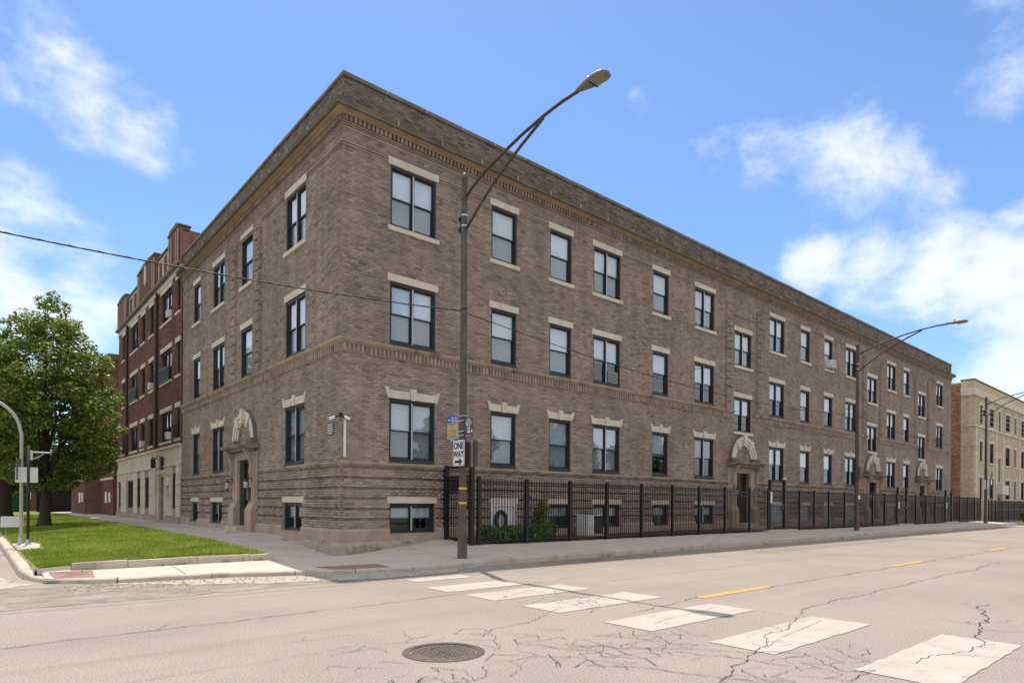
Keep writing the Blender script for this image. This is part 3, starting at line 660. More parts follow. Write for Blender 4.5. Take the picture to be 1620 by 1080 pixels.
# rest of the shell: end wall, back, roof, dark rooms
sh = MB(); DP = 14
sh.add([(LEN_R, 0, 0), (LEN_R, DP, 0), (LEN_R, DP, ZPAR), (LEN_R, 0, ZPAR)], [(0, 1, 2, 3)])
sh.add([(LEN_R, DP, 0), (12, DP, 0), (12, DP, ZPAR), (LEN_R, DP, ZPAR)], [(0, 1, 2, 3)])
sh.add([(12, DP, 0), (12, LEN_L, 0), (12, LEN_L, ZPAR), (12, DP, ZPAR)], [(0, 1, 2, 3)])
sh.add([(12, LEN_L, 0), (0, LEN_L, 0), (0, LEN_L, ZPAR), (12, LEN_L, ZPAR)], [(0, 1, 2, 3)])
sh.build('end_wall', M['mortar'], apt)
MB().add([(.3, .3, 11.7), (LEN_R-.3, .3, 11.7), (LEN_R-.3, DP-.1, 11.7), (12, DP-.1, 11.7), (12, LEN_L-.1, 11.7), (.3, LEN_L-.1, 11.7)], [(0, 1, 2, 3, 4, 5)]).build('roof', M['roof'], apt)
rm = MB()
rm.add([(.9, .9, 0), (LEN_R-.2, .9, 0), (LEN_R-.2, .9, 11.5), (.9, .9, 11.5)], [(0, 1, 2, 3)]); rm.add([(.9, .9, 0), (.9, LEN_L-.2, 0), (.9, LEN_L-.2, 11.5), (.9, .9, 11.5)], [(0, 1, 2, 3)])
for z in (2.0, 5.0, 8.1, 11.2): rm.add([(.3, .3, z), (LEN_R-.3, .3, z), (LEN_R-.3, .9, z), (.3, .9, z)], [(0, 1, 2, 3)]); rm.add([(.3, .9, z), (.9, .9, z), (.9, LEN_L-.3, z), (.3, LEN_L-.3, z)], [(0, 1, 2, 3)])
rm.build('interior', M['room'], apt)

# --- bricks
CH, BL = .0675, .2155
def gen_bricks(out, x0, x1, z0, z1, d, blocks, groove=None, phase=0):
    rows = max(1, round((z1-z0)/CH)); ch = (z1-z0)/rows
    for r in range(rows):
        za, zb = z0+r*ch+.005, z0+(r+1)*ch-.005
        dd = d
        if groove and (r % groove[0]) == groove[0]-1: dd = d-groove[1]
        cuts = [o for o in blocks if o[2] < zb-.004 and o[3] > za+.004 and o[0] < x1 and o[1] > x0]
        segs = [(x0, x1, za, zb)]
        for o in cuts:
            ns = []
            for a, b_, c, e in segs:
                if o[1] <= a or o[0] >= b_: ns.append((a, b_, c, e)); continue
                if o[0] > a: ns.append((a, o[0], c, e))
                if o[1] < b_: ns.append((o[1], b_, c, e))
                xa, xb = max(a, o[0]), min(b_, o[1])
                if o[2]-c > .014: ns.append((xa, xb, c, o[2]))
                if e-o[3] > .014: ns.append((xa, xb, o[3], e))
            segs = ns
        ph = ((r+phase) % 2)*BL/2+((r*7919) % 13)*.004
        for a, b_, c, e in segs:
            k = math.floor((a-ph)/BL)
            while True:
                xa, xb = ph+k*BL, ph+(k+1)*BL-.010; k += 1
                if xa >= b_: break
                xa, xb = max(xa, a+.002), min(xb, b_-.002)
                if xb-xa > .02: out.append((xa, xb, dd, c, e))
def lint_rects(f):
    o = []
    for (ff, x, w, z0, z1, fl, k) in wins:
        if ff != f: continue
        o.append((x-w/2, x+w/2, z0, z1)); e = .08
        o.append((x-w/2-e, x+w/2+e, z1, z1+(.2 if fl else .19)))
        if fl == 3 or (fl == 2 and z0 < 5): o.append((x-w/2-.09, x+w/2+.09, z0-.13, z0))
    o += [(x-PW, x+PW, 0, 3.36) for ff, x in PORT if ff == f]
    return o
STRIPS_R = [(c+a, c+b_) for c in (19.66, 34.86, 43.86) for a, b_ in ((-1.52, -1.07), (1.14, 1.59))]
STRIPS_L = [(-6.36, -5.9), (-8.88, -8.42)]
brick_sets = {}
for f, (x0, x1), strips in ((0, (-.009, LEN_R), STRIPS_R), (1, (-LEN_L, -.023), STRIPS_L)):
    bl = lint_rects(f); out = []
    sr = [(a, b_, ZBELT1, 10.45) for a, b_ in strips]
    gen_bricks(out, x0, x1, ZW1, ZBELT0, 0, bl)
    gen_bricks(out, x0, x1, ZBELT1, ZTOP-.3, 0, bl+sr, phase=1)
    for a, b_, c, d in sr: gen_bricks(out, a, b_, c, d, .09, [], groove=(5, .05))
    gen_bricks(out, x0-(.03 if f == 0 else 0), x1-(.03 if f else 0), ZB, ZW0, .062, bl, groove=(4, .062))
    par = []
    gen_bricks(par, x0, x1, 11.58, ZPAR, .0, [])
    brick_sets[f] = (out, par)
bk = MB()
for f, strips in ((0, STRIPS_R), (1, STRIPS_L)):
    b = MB()
    for a, b_ in strips: b.box(a+.004, b_-.004, -.085, .05, ZBELT1, 10.445) if False else b.box(a+.004, b_-.004, -.038, .05, ZBELT1, 10.445)
    # bed behind the rusticated bands
    rows = round((ZW0-ZB)/CH); ch = (ZW0-ZB)/rows; bl = lint_rects(f); r = 0
    x0, x1 = (0, LEN_R) if f == 0 else (-LEN_L, 0)
    while r < rows:
        e = min(r+3, rows); za, zb = ZB+r*ch, ZB+e*ch-.003
        xs_ = [(x0, x1)]
        for o in bl:
            if o[2] < zb and o[3] > za:
                ns = []
                for a, c in xs_:
                    if o[1] <= a or o[0] >= c: ns.append((a, c)); continue
                    if o[0] > a: ns.append((a, o[0]))
                    if o[1] < c: ns.append((o[1], c))
                xs_ = ns
        for a, c in xs_: b.box(a, c, -.056, .01, za, zb)
        r += 4
    tag(b.build('brick_bed', M['mortar'], apt, rz=RZL if f else 0), kind='stuff')
def brick_mesh(name, lst, m, jit=.003):
    A = np.array(lst); n = len(A); r_ = np.random.default_rng(5)
    y0 = -(A[:, 2]+.008+r_.normal(0, 1, n)*jit*.6); y1 = np.full(n, .012)
    x0, x1, z0, z1 = A[:, 0], A[:, 1], A[:, 3]+r_.normal(0, .0008, n), A[:, 4]
    V = np.stack([np.stack([x0, y0, z0], 1), np.stack([x1, y0, z0], 1), np.stack([x1, y0, z1], 1), np.stack([x0, y0, z1], 1), np.stack([x0, y1, z0], 1), np.stack([x1, y1, z0], 1), np.stack([x1, y1, z1], 1), np.stack([x0, y1, z1], 1)], 1).reshape(-1, 3)
    q = np.array([[0, 1, 2, 3], [1, 5, 6, 2], [4, 0, 3, 7], [3, 2, 6, 7], [4, 5, 1, 0]])
    Fq = (np.arange(n)[:, None, None]*8+q[None]).reshape(-1, 4)
    return np_mesh(name, V, Fq, m)
CAMP = np.array([-7.196, -15.079, 1.45])
cand = []
for f in (0, 1):
    for i, (xa, xb, d, za, zb) in enumerate(brick_sets[f][0]):
        if xb-xa < BL-.0125 or abs(d) > .03 and d < 0 or zb-za < .054: continue
        xm, zm = (xa+xb)/2, (za+zb)/2; p = (xm, -d, zm) if f == 0 else (-d, -xm, zm)
        v = np.array(p)-CAMP; D2 = v@v; cosn = (-v[1] if False else (v[1] if f == 0 else v[0]))/math.sqrt(D2)
        cand.append((-(cosn/D2), f, i))
cand.sort(); pick = {0: set(), 1: set()}
for _, f, i in cand[:296]: pick[f].add(i)
one = MB(); hw = (BL-.010)/2
one.add([(-hw, -.008, 0), (hw, -.008, 0), (hw, -.008, .0575), (-hw, -.008, .0575), (-hw, .012, 0), (hw, .012, 0), (hw, .012, .0575), (-hw, .012, .0575)], [(0, 1, 2, 3), (1, 5, 6, 2), (4, 0, 3, 7), (3, 2, 6, 7), (4, 5, 1, 0)])
one_me = one.mesh('brick', M['brick'])
for f in (0, 1):
    lst = brick_sets[f][0]
    rest = [b_ for i, b_ in enumerate(lst) if i not in pick[f]]
    o = inst('brickwork', brick_mesh('brickwork', rest, M['brick']), apt, rz=RZL if f else 0); o['kind'] = 'stuff'
    o = inst('parapet_brickwork', brick_mesh('parapet_brickwork', brick_sets[f][1], M['parapet_brick']), apt, rz=RZL if f else 0); o['kind'] = 'stuff'
    for i in sorted(pick[f]):
        xa, xb, d, za, zb = lst[i]; xm = (xa+xb)/2; dd = d+random.gauss(0, .0015)
        o = inst('brick', one_me, apt, (xm, -dd, za) if f == 0 else (-dd, -xm, za), RZL if f else 0); o.scale = (1, 1, (zb-za)/.0575)

# --- stone courses swept round the corner, in separate stones
def sweep_stone(prof, f, a, b_, miter=False):
    """one stone of profile [(out, z)...] from a to b_ along facade f (local x); miter: its corner end meets the other facade"""
    n = len(prof); V = []
    for end in (a, b_):
        for d, z in prof:
            x = end
            if miter and abs(end) < 1e-6: x = end-d if f == 0 else end+d
            V.append((x, -d, z) if f == 0 else (-d, -x, z))
    Fs = [(i, (i+1) % n, n+(i+1) % n, n+i) for i in range(n)]+[tuple(range(n-1, -1, -1)), tuple(range(n, 2*n))]
    return MB().add(V, Fs)
def course(name, prof, m, L0, gaps_r=(), gaps_l=(), gap=.006, joint=None, j=.0):
    jm = MB()
    for f, end, gaps in ((0, LEN_R, gaps_r), (1, LEN_L, gaps_l)):
        pos = 0.0; stops = []; rr_ = random.Random(len(name)+f)
        cur = 0.0; ivs = []
        for g0, g1 in sorted(gaps): ivs.append((cur, g0)); cur = g1
        ivs.append((cur, end))
        for lo_, hi in ivs:
            n = max(1, round((hi-lo_)/L0)); w_ = (hi-lo_)/n
            for k in range(n):
                a, b_ = lo_+k*w_, lo_+(k+1)*w_
                a2 = a if (k == 0 and lo_ == 0) else a+gap; b2 = b_-gap if k < n-1 else b_
                sg = 1 if f == 0 else -1; dj = rr_.uniform(-j, j)
                pr = [(d+(dj if d > .02 else 0), z+dj*.5) for d, z in prof] if j else prof
                xa, xb = (a2, b2) if f == 0 else (-a2, -b2)
                sweep_stone(pr, f, xa, xb, miter=(k == 0 and lo_ == 0)).build(name, m, apt)
                if joint and k:
                    dmax = max(d for d, z in prof); zlo, zhi = joint
                    s_ = MB(); x = sg*a
                    B = (x-.012, x+.012)
                    s2 = MB().box(B[0], B[1], -dmax-.012, -dmax+.05, zlo, zhi)
                    jm.add([(p if f == 0 else (p[1], -p[0], p[2])) for p in s2.v], s2.f)
    if joint: jm.build(name+'_joint', M['joint'], apt)
pg_r = [(x-PW, x+PW) for f, x in PORT if f == 0]; pg_l = [(-x-PW, -x+PW) for f, x in PORT if f == 1]
sg_r = [(x-DW/2-.1, x+DW/2+.1) for x, k in RC if k == 'x']
bw_r = [(x-w/2, x+w/2) for (ff, x, w, z0, z1, fl, k) in wins if ff == 0 and fl == 0]; bw_l = [(-x-w/2, -x+w/2) for (ff, x, w, z0, z1, fl, k) in wins if ff == 1 and fl == 0]
course('base_stone', [(0, .2), (.105, .2), (.105, .70), (.068, .765), (0, .768)], M['stone_base'], 1.5, pg_r+bw_r, pg_l+bw_l, .004, j=.003)
for a, b_ in bw_r: MB().box(a+.003, b_-.003, -.104, .3, .2, .605).build('base_stone', M['stone_base'], apt)
for a, b_ in bw_l: MB().box(-.104, .3, a+.003, b_-.003, .2, .605).build('base_stone', M['stone_base'], apt)
course('water_table_stone', [(0, ZW0), (.05, ZW0), (.075, 2.43), (.10, 2.44), (.11, 2.475), (.10, ZW1-.012), (0, ZW1+.012)], M['belt'], 1.35, pg_r, pg_l, .005, j=.004)
course('belt_stone', [(0, 5.53), (.05, 5.53), (.075, 5.56), (.105, 5.575), (.13, 5.62), (.13, 5.655), (.11, 5.67), (0, 5.70)], M['belt'], 1.4, sg_r, (), .005, j=.004)
course('bed_mould_stone', [(0, 11.335), (.11, 11.335), (.13, 11.355), (.22, 11.38), (.24, 11.398), (0, 11.398)], M['bed'], 1.6, (), (), .003, j=.002)
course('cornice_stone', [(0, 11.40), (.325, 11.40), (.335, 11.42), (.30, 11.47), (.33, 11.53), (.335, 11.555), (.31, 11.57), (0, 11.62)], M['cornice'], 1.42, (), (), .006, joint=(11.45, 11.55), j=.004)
course('coping_stone', [(-.28, ZPAR), (.045, ZPAR), (.05, ZPAR+.07), (.035, ZPAR+.115), (-.28, ZPAR+.13)], M['cornice'], 1.25, (), (), .006, joint=(ZPAR+.02, ZPAR+.09), j=.004)
# brick string lines and dentils
ws3 = lambda f: sorted((abs(x)-w/2-.08, abs(x)+w/2+.08) for (ff, x, w, z0, z1, fl, k) in wins if ff == f and fl == 3 and z0 > 8)
def str_gaps(f):
    g_ = ws3(f)+([(c-1.52, c+1.6) for c in (19.66, 34.86, 43.86)] if f == 0 else [(5.88, 8.9)])
    g_.sort(); out = []
    for a, b_ in g_:
        if out and a <= out[-1][1]: out[-1] = (out[-1][0], max(b_, out[-1][1]))
        else: out.append((a, b_))
    return out
sc = MB()
def add_sweep(b, prof, gaps_r, gaps_l):
    for f, end, gaps in ((0, LEN_R, gaps_r), (1, LEN_L, gaps_l)):
        cur = 0.0; ivs = []
        for g0, g1 in sorted(gaps): ivs.append((cur, g0)); cur = g1
        ivs.append((cur, end))
        for lo_, hi in ivs:
            s = sweep_stone(prof, f, lo_ if f == 0 else -lo_, hi if f == 0 else -hi, miter=(lo_ == 0)); b.add(s.v, s.f)
for z0, z1, d in ((10.585, 10.625, .03), (10.65, 10.69, .045)): add_sweep(sc, [(0, z0), (d, z0), (d, z1), (0, z1)], str_gaps(0), str_gaps(1))
for z0, z1, d in ((11.03, 11.065, .025), (11.085, 11.12, .04), (11.14, 11.175, .055)): add_sweep(sc, [(0, z0), (d, z0), (d, z1), (0, z1)], (), ())
for c in (19.69, 34.89, 43.89):
    for z0, d in ((9.86, .03), (9.92, .045)): sc.box(c-1.0, c+1.12, -d, 0, z0, z0+.04)
b2 = MB()
for z0, d in ((10.46, .03), (10.52, .045)):
    sc.box(-d, 0, 6.4, 8.4, z0, z0+.04)
sc.build('string_course', M['brick'], apt)
dn = MB()
def dentils(zlo, zhi, d, pitch, w, gaps_r, gaps_l):
    for f, end, gaps in ((0, LEN_R, gaps_r), (1, LEN_L, gaps_l)):
        n = int(end/pitch)
        for k in range(n):
            a = k*pitch+.02
            if any(g0-.05 < a < g1 for g0, g1 in gaps): continue
            if f == 0: dn.box(a, a+w, -d, .0, zlo, zhi)
            else: dn.box(-d, .0, a, a+w, zlo, zhi)
dentils(11.195, 11.33, .085, .125, .068, (), ()); dentils(5.345, 5.525, .055, .125, .072, sg_r, ())
tag(dn.build('dentils', M['brick'], apt), kind='stuff')
fr = MB(); add_sweep(fr, [(0, 5.33), (.03, 5.315), (.03, 5.345), (0, 5.35)], sg_r, ()); add_sweep(fr, [(-.01, 11.18), (.012, 11.18), (.012, 11.335), (-.01, 11.335)], (), ()); add_sweep(fr, [(-.01, 5.35), (.012, 5.35), (.012, 5.53), (-.01, 5.53)], sg_r, ())
fr.build('frieze', M['mortar'], apt)
# mossy concrete ledge round the corner
lg = MB()
pr = [(0, -.05), (.27, -.05), (.27, .325), (.255, .342), (.15, .35), (.11, .42), (0, .42)]
for f, hi in ((0, 2.9), (1, 3.4)):
    n = len(pr); V = []
    for e in (0, .5*hi, hi):
        s_ = 1 if e < hi else .35
        for d, z in pr:
            d2 = d*s_; x = e-d2 if (e == 0 and f == 0) else (e-d2 if e == 0 else e)
            V.append((x, -d2, z) if f == 0 else (-d2, x, z))
    lg.add(V, [(i*n+j_, i*n+(j_+1) % n, (i+1)*n+(j_+1) % n, (i+1)*n+j_) for i in range(2) for j_ in range(n)])
lg.build('corner_ledge', M['ledge'], apt)

# --- windows
M['glass_screen'] = glass_mat('screened_glass', .08, (.76, .79, .81))
WC = {}; WOFF = -.05
def ring(b, x0, x1, z0, z1, t, y0, y1, tb=None, tt=None):
    tb = tb or t; tt = tt or t
    b.box(x0, x0+t, y0, y1, z0, z1); b.box(x1-t, x1, y0, y1, z0, z1); b.box(x0+t, x1-t, y0, y1, z0, z0+tb); b.box(x0+t, x1-t, y0, y1, z1-tt, z1)
def win_meshes(k, w, h):
    key = (k, round(w, 2), round(h, 2))
    if key in WC: return WC[key]
    b = MB(); ring(b, -w/2, w/2, 0, h, .055, .07, .2, .05, .075)
    ring(b, -w/2+.055, w/2-.055, .05, h-.075, .022, .10, .2)
    leaves = []
    ix0, ix1, iz0, iz1 = -w/2+.077, w/2-.077, .072, h-.097
    if k == 'd':
        b.box(-.028, .028, .09, .2, iz0, iz1); leaves = [(ix0, -.028), (.028, ix1)]
    else: leaves = [(ix0, ix1)]
    mid = (iz0+iz1)/2; panes = []
    for a, c in leaves:
        ring(b, a, c, mid-.018, iz1, .03, .125, .155); ring(b, a, c, iz0, mid+.018, .034, .157, .187, .05)
        panes.append(('u', a+.03, c-.03, mid+.014, iz1-.03, .138)); panes.append(('l', a+.034, c-.034, iz0+.05, mid-.016, .170))
    fm = b.mesh('window', M['frame'])
    pms = []
    for kind, a, c, z0, z1, y in panes:
        q = MB().box(a-.004, c+.004, y, y+.006, z0-.004, z1+.004)
        pms.append((kind, q.mesh('pane', M['glass'] if kind == 'u' else M['glass_screen'])))
    mull = None
    if k == 'd': mull = MB().box(-.02, .02, .078, .0895, .06, h-.08).mesh('mullion_cover', M['mull'])
    WC[key] = (fm, pms, leaves, iz0, iz1, mull); return WC[key]
BC = {}
def blind_mesh(style, a, c, z0, z1):
    key = (style, round(a, 3), round(c, 3), round(z0, 2), round(z1, 2))
    if key in BC: return BC[key]
    b = MB(); y = .193
    if style == 'blind':
        n = int((z1-z0)/.042)
        for i in range(n):
            z = z0+(z1-z0)*(i+.5)/n; b.add([(a, y, z-.020), (c, y, z-.020), (c, y+.016, z+.020), (a, y+.016, z+.020)], [(0, 1, 2, 3)])
        me = b.mesh('blind', M['blind'])
    elif style == 'curtain':
        n = 22; V = []
        for i in range(n+1):
            x = a+(c-a)*i/n; yy_ = y+.02+.02*math.sin(i*2.0); V += [(x, yy_, z0), (x, yy_, z1)]
        b.add(V, [(2*i, 2*i+2, 2*i+3, 2*i+1) for i in range(n)]); me = b.mesh('curtain', M['curtain'], True)
    else:
        b.box(a, c, y, y+.004, z0, z1); me = b.mesh('shade', M['blind'] if style == 'white' else M['shade'])
    BC[key] = me; return me
LM = {}
def lintel_mesh(style, w):
    key = (style, round(w, 2))
    if key in LM: return LM[key]
    b = MB()
    if style == 'flat':
        n = 2 if w > 1.2 else 2
        L_ = w+.155
        for i in range(n): b.bbox(-L_/2+L_*i/n+.0015, -L_/2+L_*(i+1)/n-.0015, -.028, .05, .0, .198, .004)
    elif style == 'sill':
        b.bbox(-w/2-.085, w/2+.085, -.07, .12, -.128, -.002, .008)
    elif style == 'base':
        b.bbox(-w/2-.075, w/2+.075, -.055, .05, .002, .188, .006)
    else:
        P = lambda u, v, a: (u, a, v)
        e = w/2+.075
        b.prism([(-e+.06, .002), (-.1, .002), (-.1, .215), (-e+.03, .215)], -.03, .05, P)
        b.prism([(.1, .002), (e-.06, .002), (e-.03, .215), (.1, .215)], -.03, .05, P)
        b.prism([(-.07, -.012), (.07, -.012), (.105, .30), (-.105, .30)], -.06, .05, P)
        b.prism([(-e+.02, .0), (-e+.10, .0), (-e+.055, .27), (-e-.075, .30)], -.045, .05, P)
        b.prism([(e-.10, .0), (e-.02, .0), (e+.075, .30), (e-.055, .27)], -.045, .05, P)
    me = b.mesh({'sill': 'sill'}.get(style, 'lintel'), M['stone']); LM[key] = me; return me
random.seed(5)
def place_window(parent, f, x, w, z0, z1, fl, k, style_fn, lint=True):
    h = z1-z0
    fm, pms, leaves, iz0, iz1, mull = win_meshes(k, w, h)
    o = inst('window', fm, parent, (x, WOFF, z0) if f == 0 else (WOFF, -x, z0), RZL if f else 0)
    for kind, me in pms: inst('pane', me, o)
    if mull: inst('mullion_cover', mull, o)
    for li, (a, c) in enumerate(leaves):
        stl, frac = style_fn(li)
        if stl:
            zz0 = iz1-(iz1-iz0)*frac; me = blind_mesh(stl, a, c, zz0, iz1); inst(me.name.split('.')[0], me, o)
    return o
def apt_style(f, x, fl):
    r = random.random()
    base = {3: ('white', random.choice((1, 1, .95, .9))), 2: ('white', random.choice((1, .95, .55, .55))), 1: ('blind', random.choice((1, 1, .9)))}.get(fl, ('shade', 1))
    if fl == 3 and r < .3: base = ('curtain', 1)
    if fl == 2 and x > 12: base = ('white', .52) if r < .6 else ('curtain', 1)
    if fl == 1 and x > 11.5: base = ('curtain', .55) if r < .45 else (None, 0)
    if fl == 1 and x > 21: base = ('white', .55) if r < .6 else ('curtain', .5)
    if fl == 0: base = ('white', .5) if r < .6 else ('shade', .5)
    if f == 1: base = {3: ('white', 1), 2: ('white', 1) if x > -8 else ('shade', .9), 1: ('blind', 1) if x > -5 else ('curtain', 1), 0: ('shade', .5)}[fl]
    return lambda li: base
for (f, x, w, z0, z1, fl, k) in wins:
    if fl == 0 and f == 0 and abs(x-5.37) < .1: continue
    if fl == 0 and f == 0 and x > 22.0:
        # glass block filling with a stone head
        o = inst('window', lintel_mesh('base', w), apt, (x, 0, z1)); 
        gb = MB(); nx_ = round(w/.2); nz_ = 4
        for i in range(nx_):
            for j in range(nz_): gb.bbox(-w/2+w*i/nx_+.006, -w/2+w*(i+1)/nx_-.006, .03, .12, -(z1-z0)+(z1-z0)*j/nz_+.006, -(z1-z0)+(z1-z0)*(j+1)/nz_-.006, .012)
        gb.build('glass_block', M['gblock'], o); MB().box(-w/2, w/2, .06, .1, -(z1-z0), 0).build('grout', M['joint'], o); continue
    o = place_window(apt, f, x, w, z0, z1, fl, k, apt_style(f, x, fl))
    h = z1-z0
    st_ = 'key' if fl == 1 else ('base' if fl == 0 else 'flat')
    inst('lintel', lintel_mesh(st_, w), o, (0, -WOFF, h))
    if fl == 3 or (fl == 2 and z0 < 5): inst('sill', lintel_mesh('sill', w), o, (0, -WOFF, 0))
    elif fl:
        key = ('subsill', w)
        if key not in LM: LM[key] = MB().box(-w/2, w/2, -.02, .08, -.06, .0).mesh('sill', M['casing'])
        inst('sill', LM[key], o, (0, -WOFF, 0))

# --- entrances
PM = {}
def ell(a, b_, t): return (a*math.cos(t), b_*math.sin(t))
def portal_meshes():
    P = lambda u, v, a: (u, a, v)
    s = MB()   # surround
    for sg in (-1, 1):
        x0, x1 = sorted((sg*.62, sg*1.14)); s.bbox(x0, x1, -.10, .02, .62, 3.2, .012)
        x0, x1 = sorted((sg*.60, sg*.80)); s.bbox(x0, x1, -.06, .30, .62, 2.95, .02)
        x0, x1 = sorted((sg*.88, sg*1.02)); s.bbox(x0, x1, -.125, -.09, .95, 2.5, .015)
        x0, x1 = sorted((sg*.60, sg*1.22)); s.bbox(x0, x1, -.24, .02, .30, 1.22, .02)
        s.prism([(-.22, 1.22), (-.11, 1.40), (.02, 1.40), (.02, 1.22)], x0+.02, x1-.02, lambda u, v, a: (a, u, v))
    s.bbox(-.62, .62, -.08, .30, 2.88, 3.2, .012); s.bbox(-1.14, 1.14, -.12, .02, 3.12, 3.22, .01)
    s.box(-PW, -.59, -.05, .0, .2, 3.36).box(.59, PW, -.05, .0, .2, 3.36).box(-.59, .59, -.05, .0, 2.9, 3.36)
    sm = s.mesh('surround', M['stone_brown'])
    h = MB()   # hood slab with moulded edge
    pr = [(0, 3.20), (-.34, 3.20), (-.36, 3.235), (-.42, 3.25), (-.46, 3.30), (-.47, 3.335), (-.45, 3.36), (0, 3.40)]
    h.prism([(y, z) for y, z in pr], -1.36, 1.36, lambda u, v, a: (a, u, v))
    for i in range(14): x = -1.2+i*2.4/13; h.box(x-.045, x+.045, -.38, -.12, 3.14, 3.199)
    hm = h.mesh('hood', M['cornice_light'])
    c = MB()   # S shaped console
    prof = [(0, 2.34), (-.09, 2.36), (-.115, 2.41), (-.10, 2.50), (-.09, 2.64), (-.11, 2.80), (-.16, 2.96), (-.24, 3.07), (-.28, 3.13), (-.27, 3.197), (0, 3.197)]
    c.prism(prof, -.07, .07, lambda u, v, a: (a, u, v)); c.prism([(y*1.03-.012 if y < 0 else 0, z) for y, z in prof], -.045, .045, lambda u, v, a: (a, u, v))
    cm = c.mesh('console', M['stone_brown'])
    def seg(a0, a1, f0, f1, dep, n=6, base=.0):
        b = MB(); V = []
        for i in range(n+1):
            t = a0+(a1-a0)*i/n
            for fr_ in (f0, f1):
                a = .66+(1.13-.66)*fr_; bb = .74+(1.16-.74)*fr_; x, z = ell(a, bb, t)
                V += [(x, base, z+3.40), (x, -dep, z+3.40)]
        Fs = []
        for i in range(n):
            q = 4*i; Fs += [(q+1, q+5, q+7, q+3), (q, q+1, q+5, q+4)[::-1], (q+2, q+3, q+7, q+6), ]
        Fs += [(0, 1, 3, 2), (4*n, 4*n+2, 4*n+3, 4*n+1)]
        return b.add(V, Fs)
    D = math.radians
    ring_ = MB()
    for a0, a1 in ((8, 47.2), (56.8, 83.2), (96.8, 123.2), (132.8, 172)):
        for f0, f1, dep in ((0, .28, .07), (.32, .62, .10), (.66, .98, .13)):
            s_ = seg(D(a0), D(a1), f0, f1, dep); ring_.add(s_.v, s_.f)
        s_ = seg(D(a0), D(a1), 0, .98, .06); ring_.add(s_.v, s_.f)
    am = ring_.mesh('arch_moulding', M['stone'])
    lab = MB(); s_ = seg(D(2), D(178), .98, 1.10, .12, 24); lab.add(s_.v, s_.f); lm_ = lab.mesh('arch_label', M['cornice'])
    vs_ = []
    for a0, a1, f0, f1, dep in ((83, 97, -.08, 1.12, .19), (47, 57, -.04, 1.06, .17), (123, 133, -.04, 1.06, .17)):
        vs_.append(seg(D(a0), D(a1), f0, f1, dep, 2).mesh('voussoir', M['stone']))
    em = MB().bbox(-.29, .29, -.22, .0, 3.40, 3.56, .02).mesh('springer', M['cornice'])
    d = MB(); ring(d, -.60, .60, .60, 2.88, .07, .14, .24, .03); d.box(-.02, .02, .15, .23, .63, 2.81)
    ring(d, .02, .53, .63, 2.81, .09, .16, .21, .22, .09); ring(d, -.53, -.02, .63, 2.81, .07, .16, .21, .2)
    d.box(.02, .53, .165, .205, 1.55, 1.63); dm = d.mesh('door', M['door'])
    gl_ = MB().box(-.46, -.09, .18, .186, .83, 2.74).box(.11, .44, .18, .186, .85, 1.55).box(.11, .44, .18, .186, 1.63, 2.72).mesh('pane', M['glass_dark'])
    kn = MB().lathe([(.0, 0), (.03, .0), (.03, .03), (.001, .05)], n=8).tube([(.13, .30, 1.35), (.13, .27, 1.37), (.13, .27, 1.65), (.13, .30, 1.67)], .011, 6)
    kn = MB().tube([(.07, .155, 1.35), (.07, .105, 1.37), (.07, .105, 1.65), (.07, .155, 1.67)], .012, 6).mesh('handle', M['steel'])
    stp = MB().bbox(-1.05, 1.05, -.95, .05, .28, .47, .012).bbox(-.62, .62, -.5, .42, .46, .62, .01).mesh('step', M['concrete_old'])
    ln_ = MB()
    ln_.tube([(0, 0, 2.2), (0, -.16, 2.26), (0, -.2, 2.2)], .014, 6); ln_.lathe([(.02, 2.2), (.085, 2.14), (.09, 2.12), (.075, 2.11), (.055, 1.9), (.03, 1.87), (.012, 1.82)], (0, -.2, 0), 6); ln_.box(-.04, .04, -.02, .0, 2.1, 2.3)
    lnm = ln_.mesh('lantern', M['black'])
    gm = MB().lathe([(.078, 2.105), (.058, 1.905)], (0, -.2, 0), 6).mesh('lantern_glass', M['mull'])
    return dict(surround=sm, hood=hm, console=cm, arch=am, label=lm_, vous=vs_, spr=em, door=dm, pane=gl_, handle=kn, step=stp, lantern=lnm, lglass=gm)
M['cornice_light'] = mat('weathered_hood_stone', (.25, .205, .165), .9, var=.3, vscale=2, bump=.2, bscale=20, coords='World', stains=[((.07, .065, .055), 1.6, .53, .8)])
pmh = portal_meshes()
for f, x in PORT:
    e = inst('entrance', pmh['surround'], apt, (x, 0, 0) if f == 0 else (0, -x, 0), RZL if f else 0)
    for nm, key in (('hood', 'hood'), ('arch_moulding', 'arch'), ('arch_label', 'label'), ('door', 'door'), ('pane', 'pane'), ('handle', 'handle'), ('step', 'step')): inst(nm, pmh[key], e)
    for v in pmh['vous']: inst('voussoir', v, e)
    for sg in (-1, 1):
        inst('springer', pmh['spr'], e, (sg*.91, 0, 0)); inst('console', pmh['console'], e, (sg*.99, -.10, 0)); inst('lantern', pmh['lantern'], e, (sg*.97, -.11, 0)); inst('lantern_glass', pmh['lglass'], e, (sg*.97, -.11, 0))
    if f == 1: MB().bbox(.66, .86, -.2, -.10, 1.5, 1.92, .01).build('intercom_box', M['slate'], e)
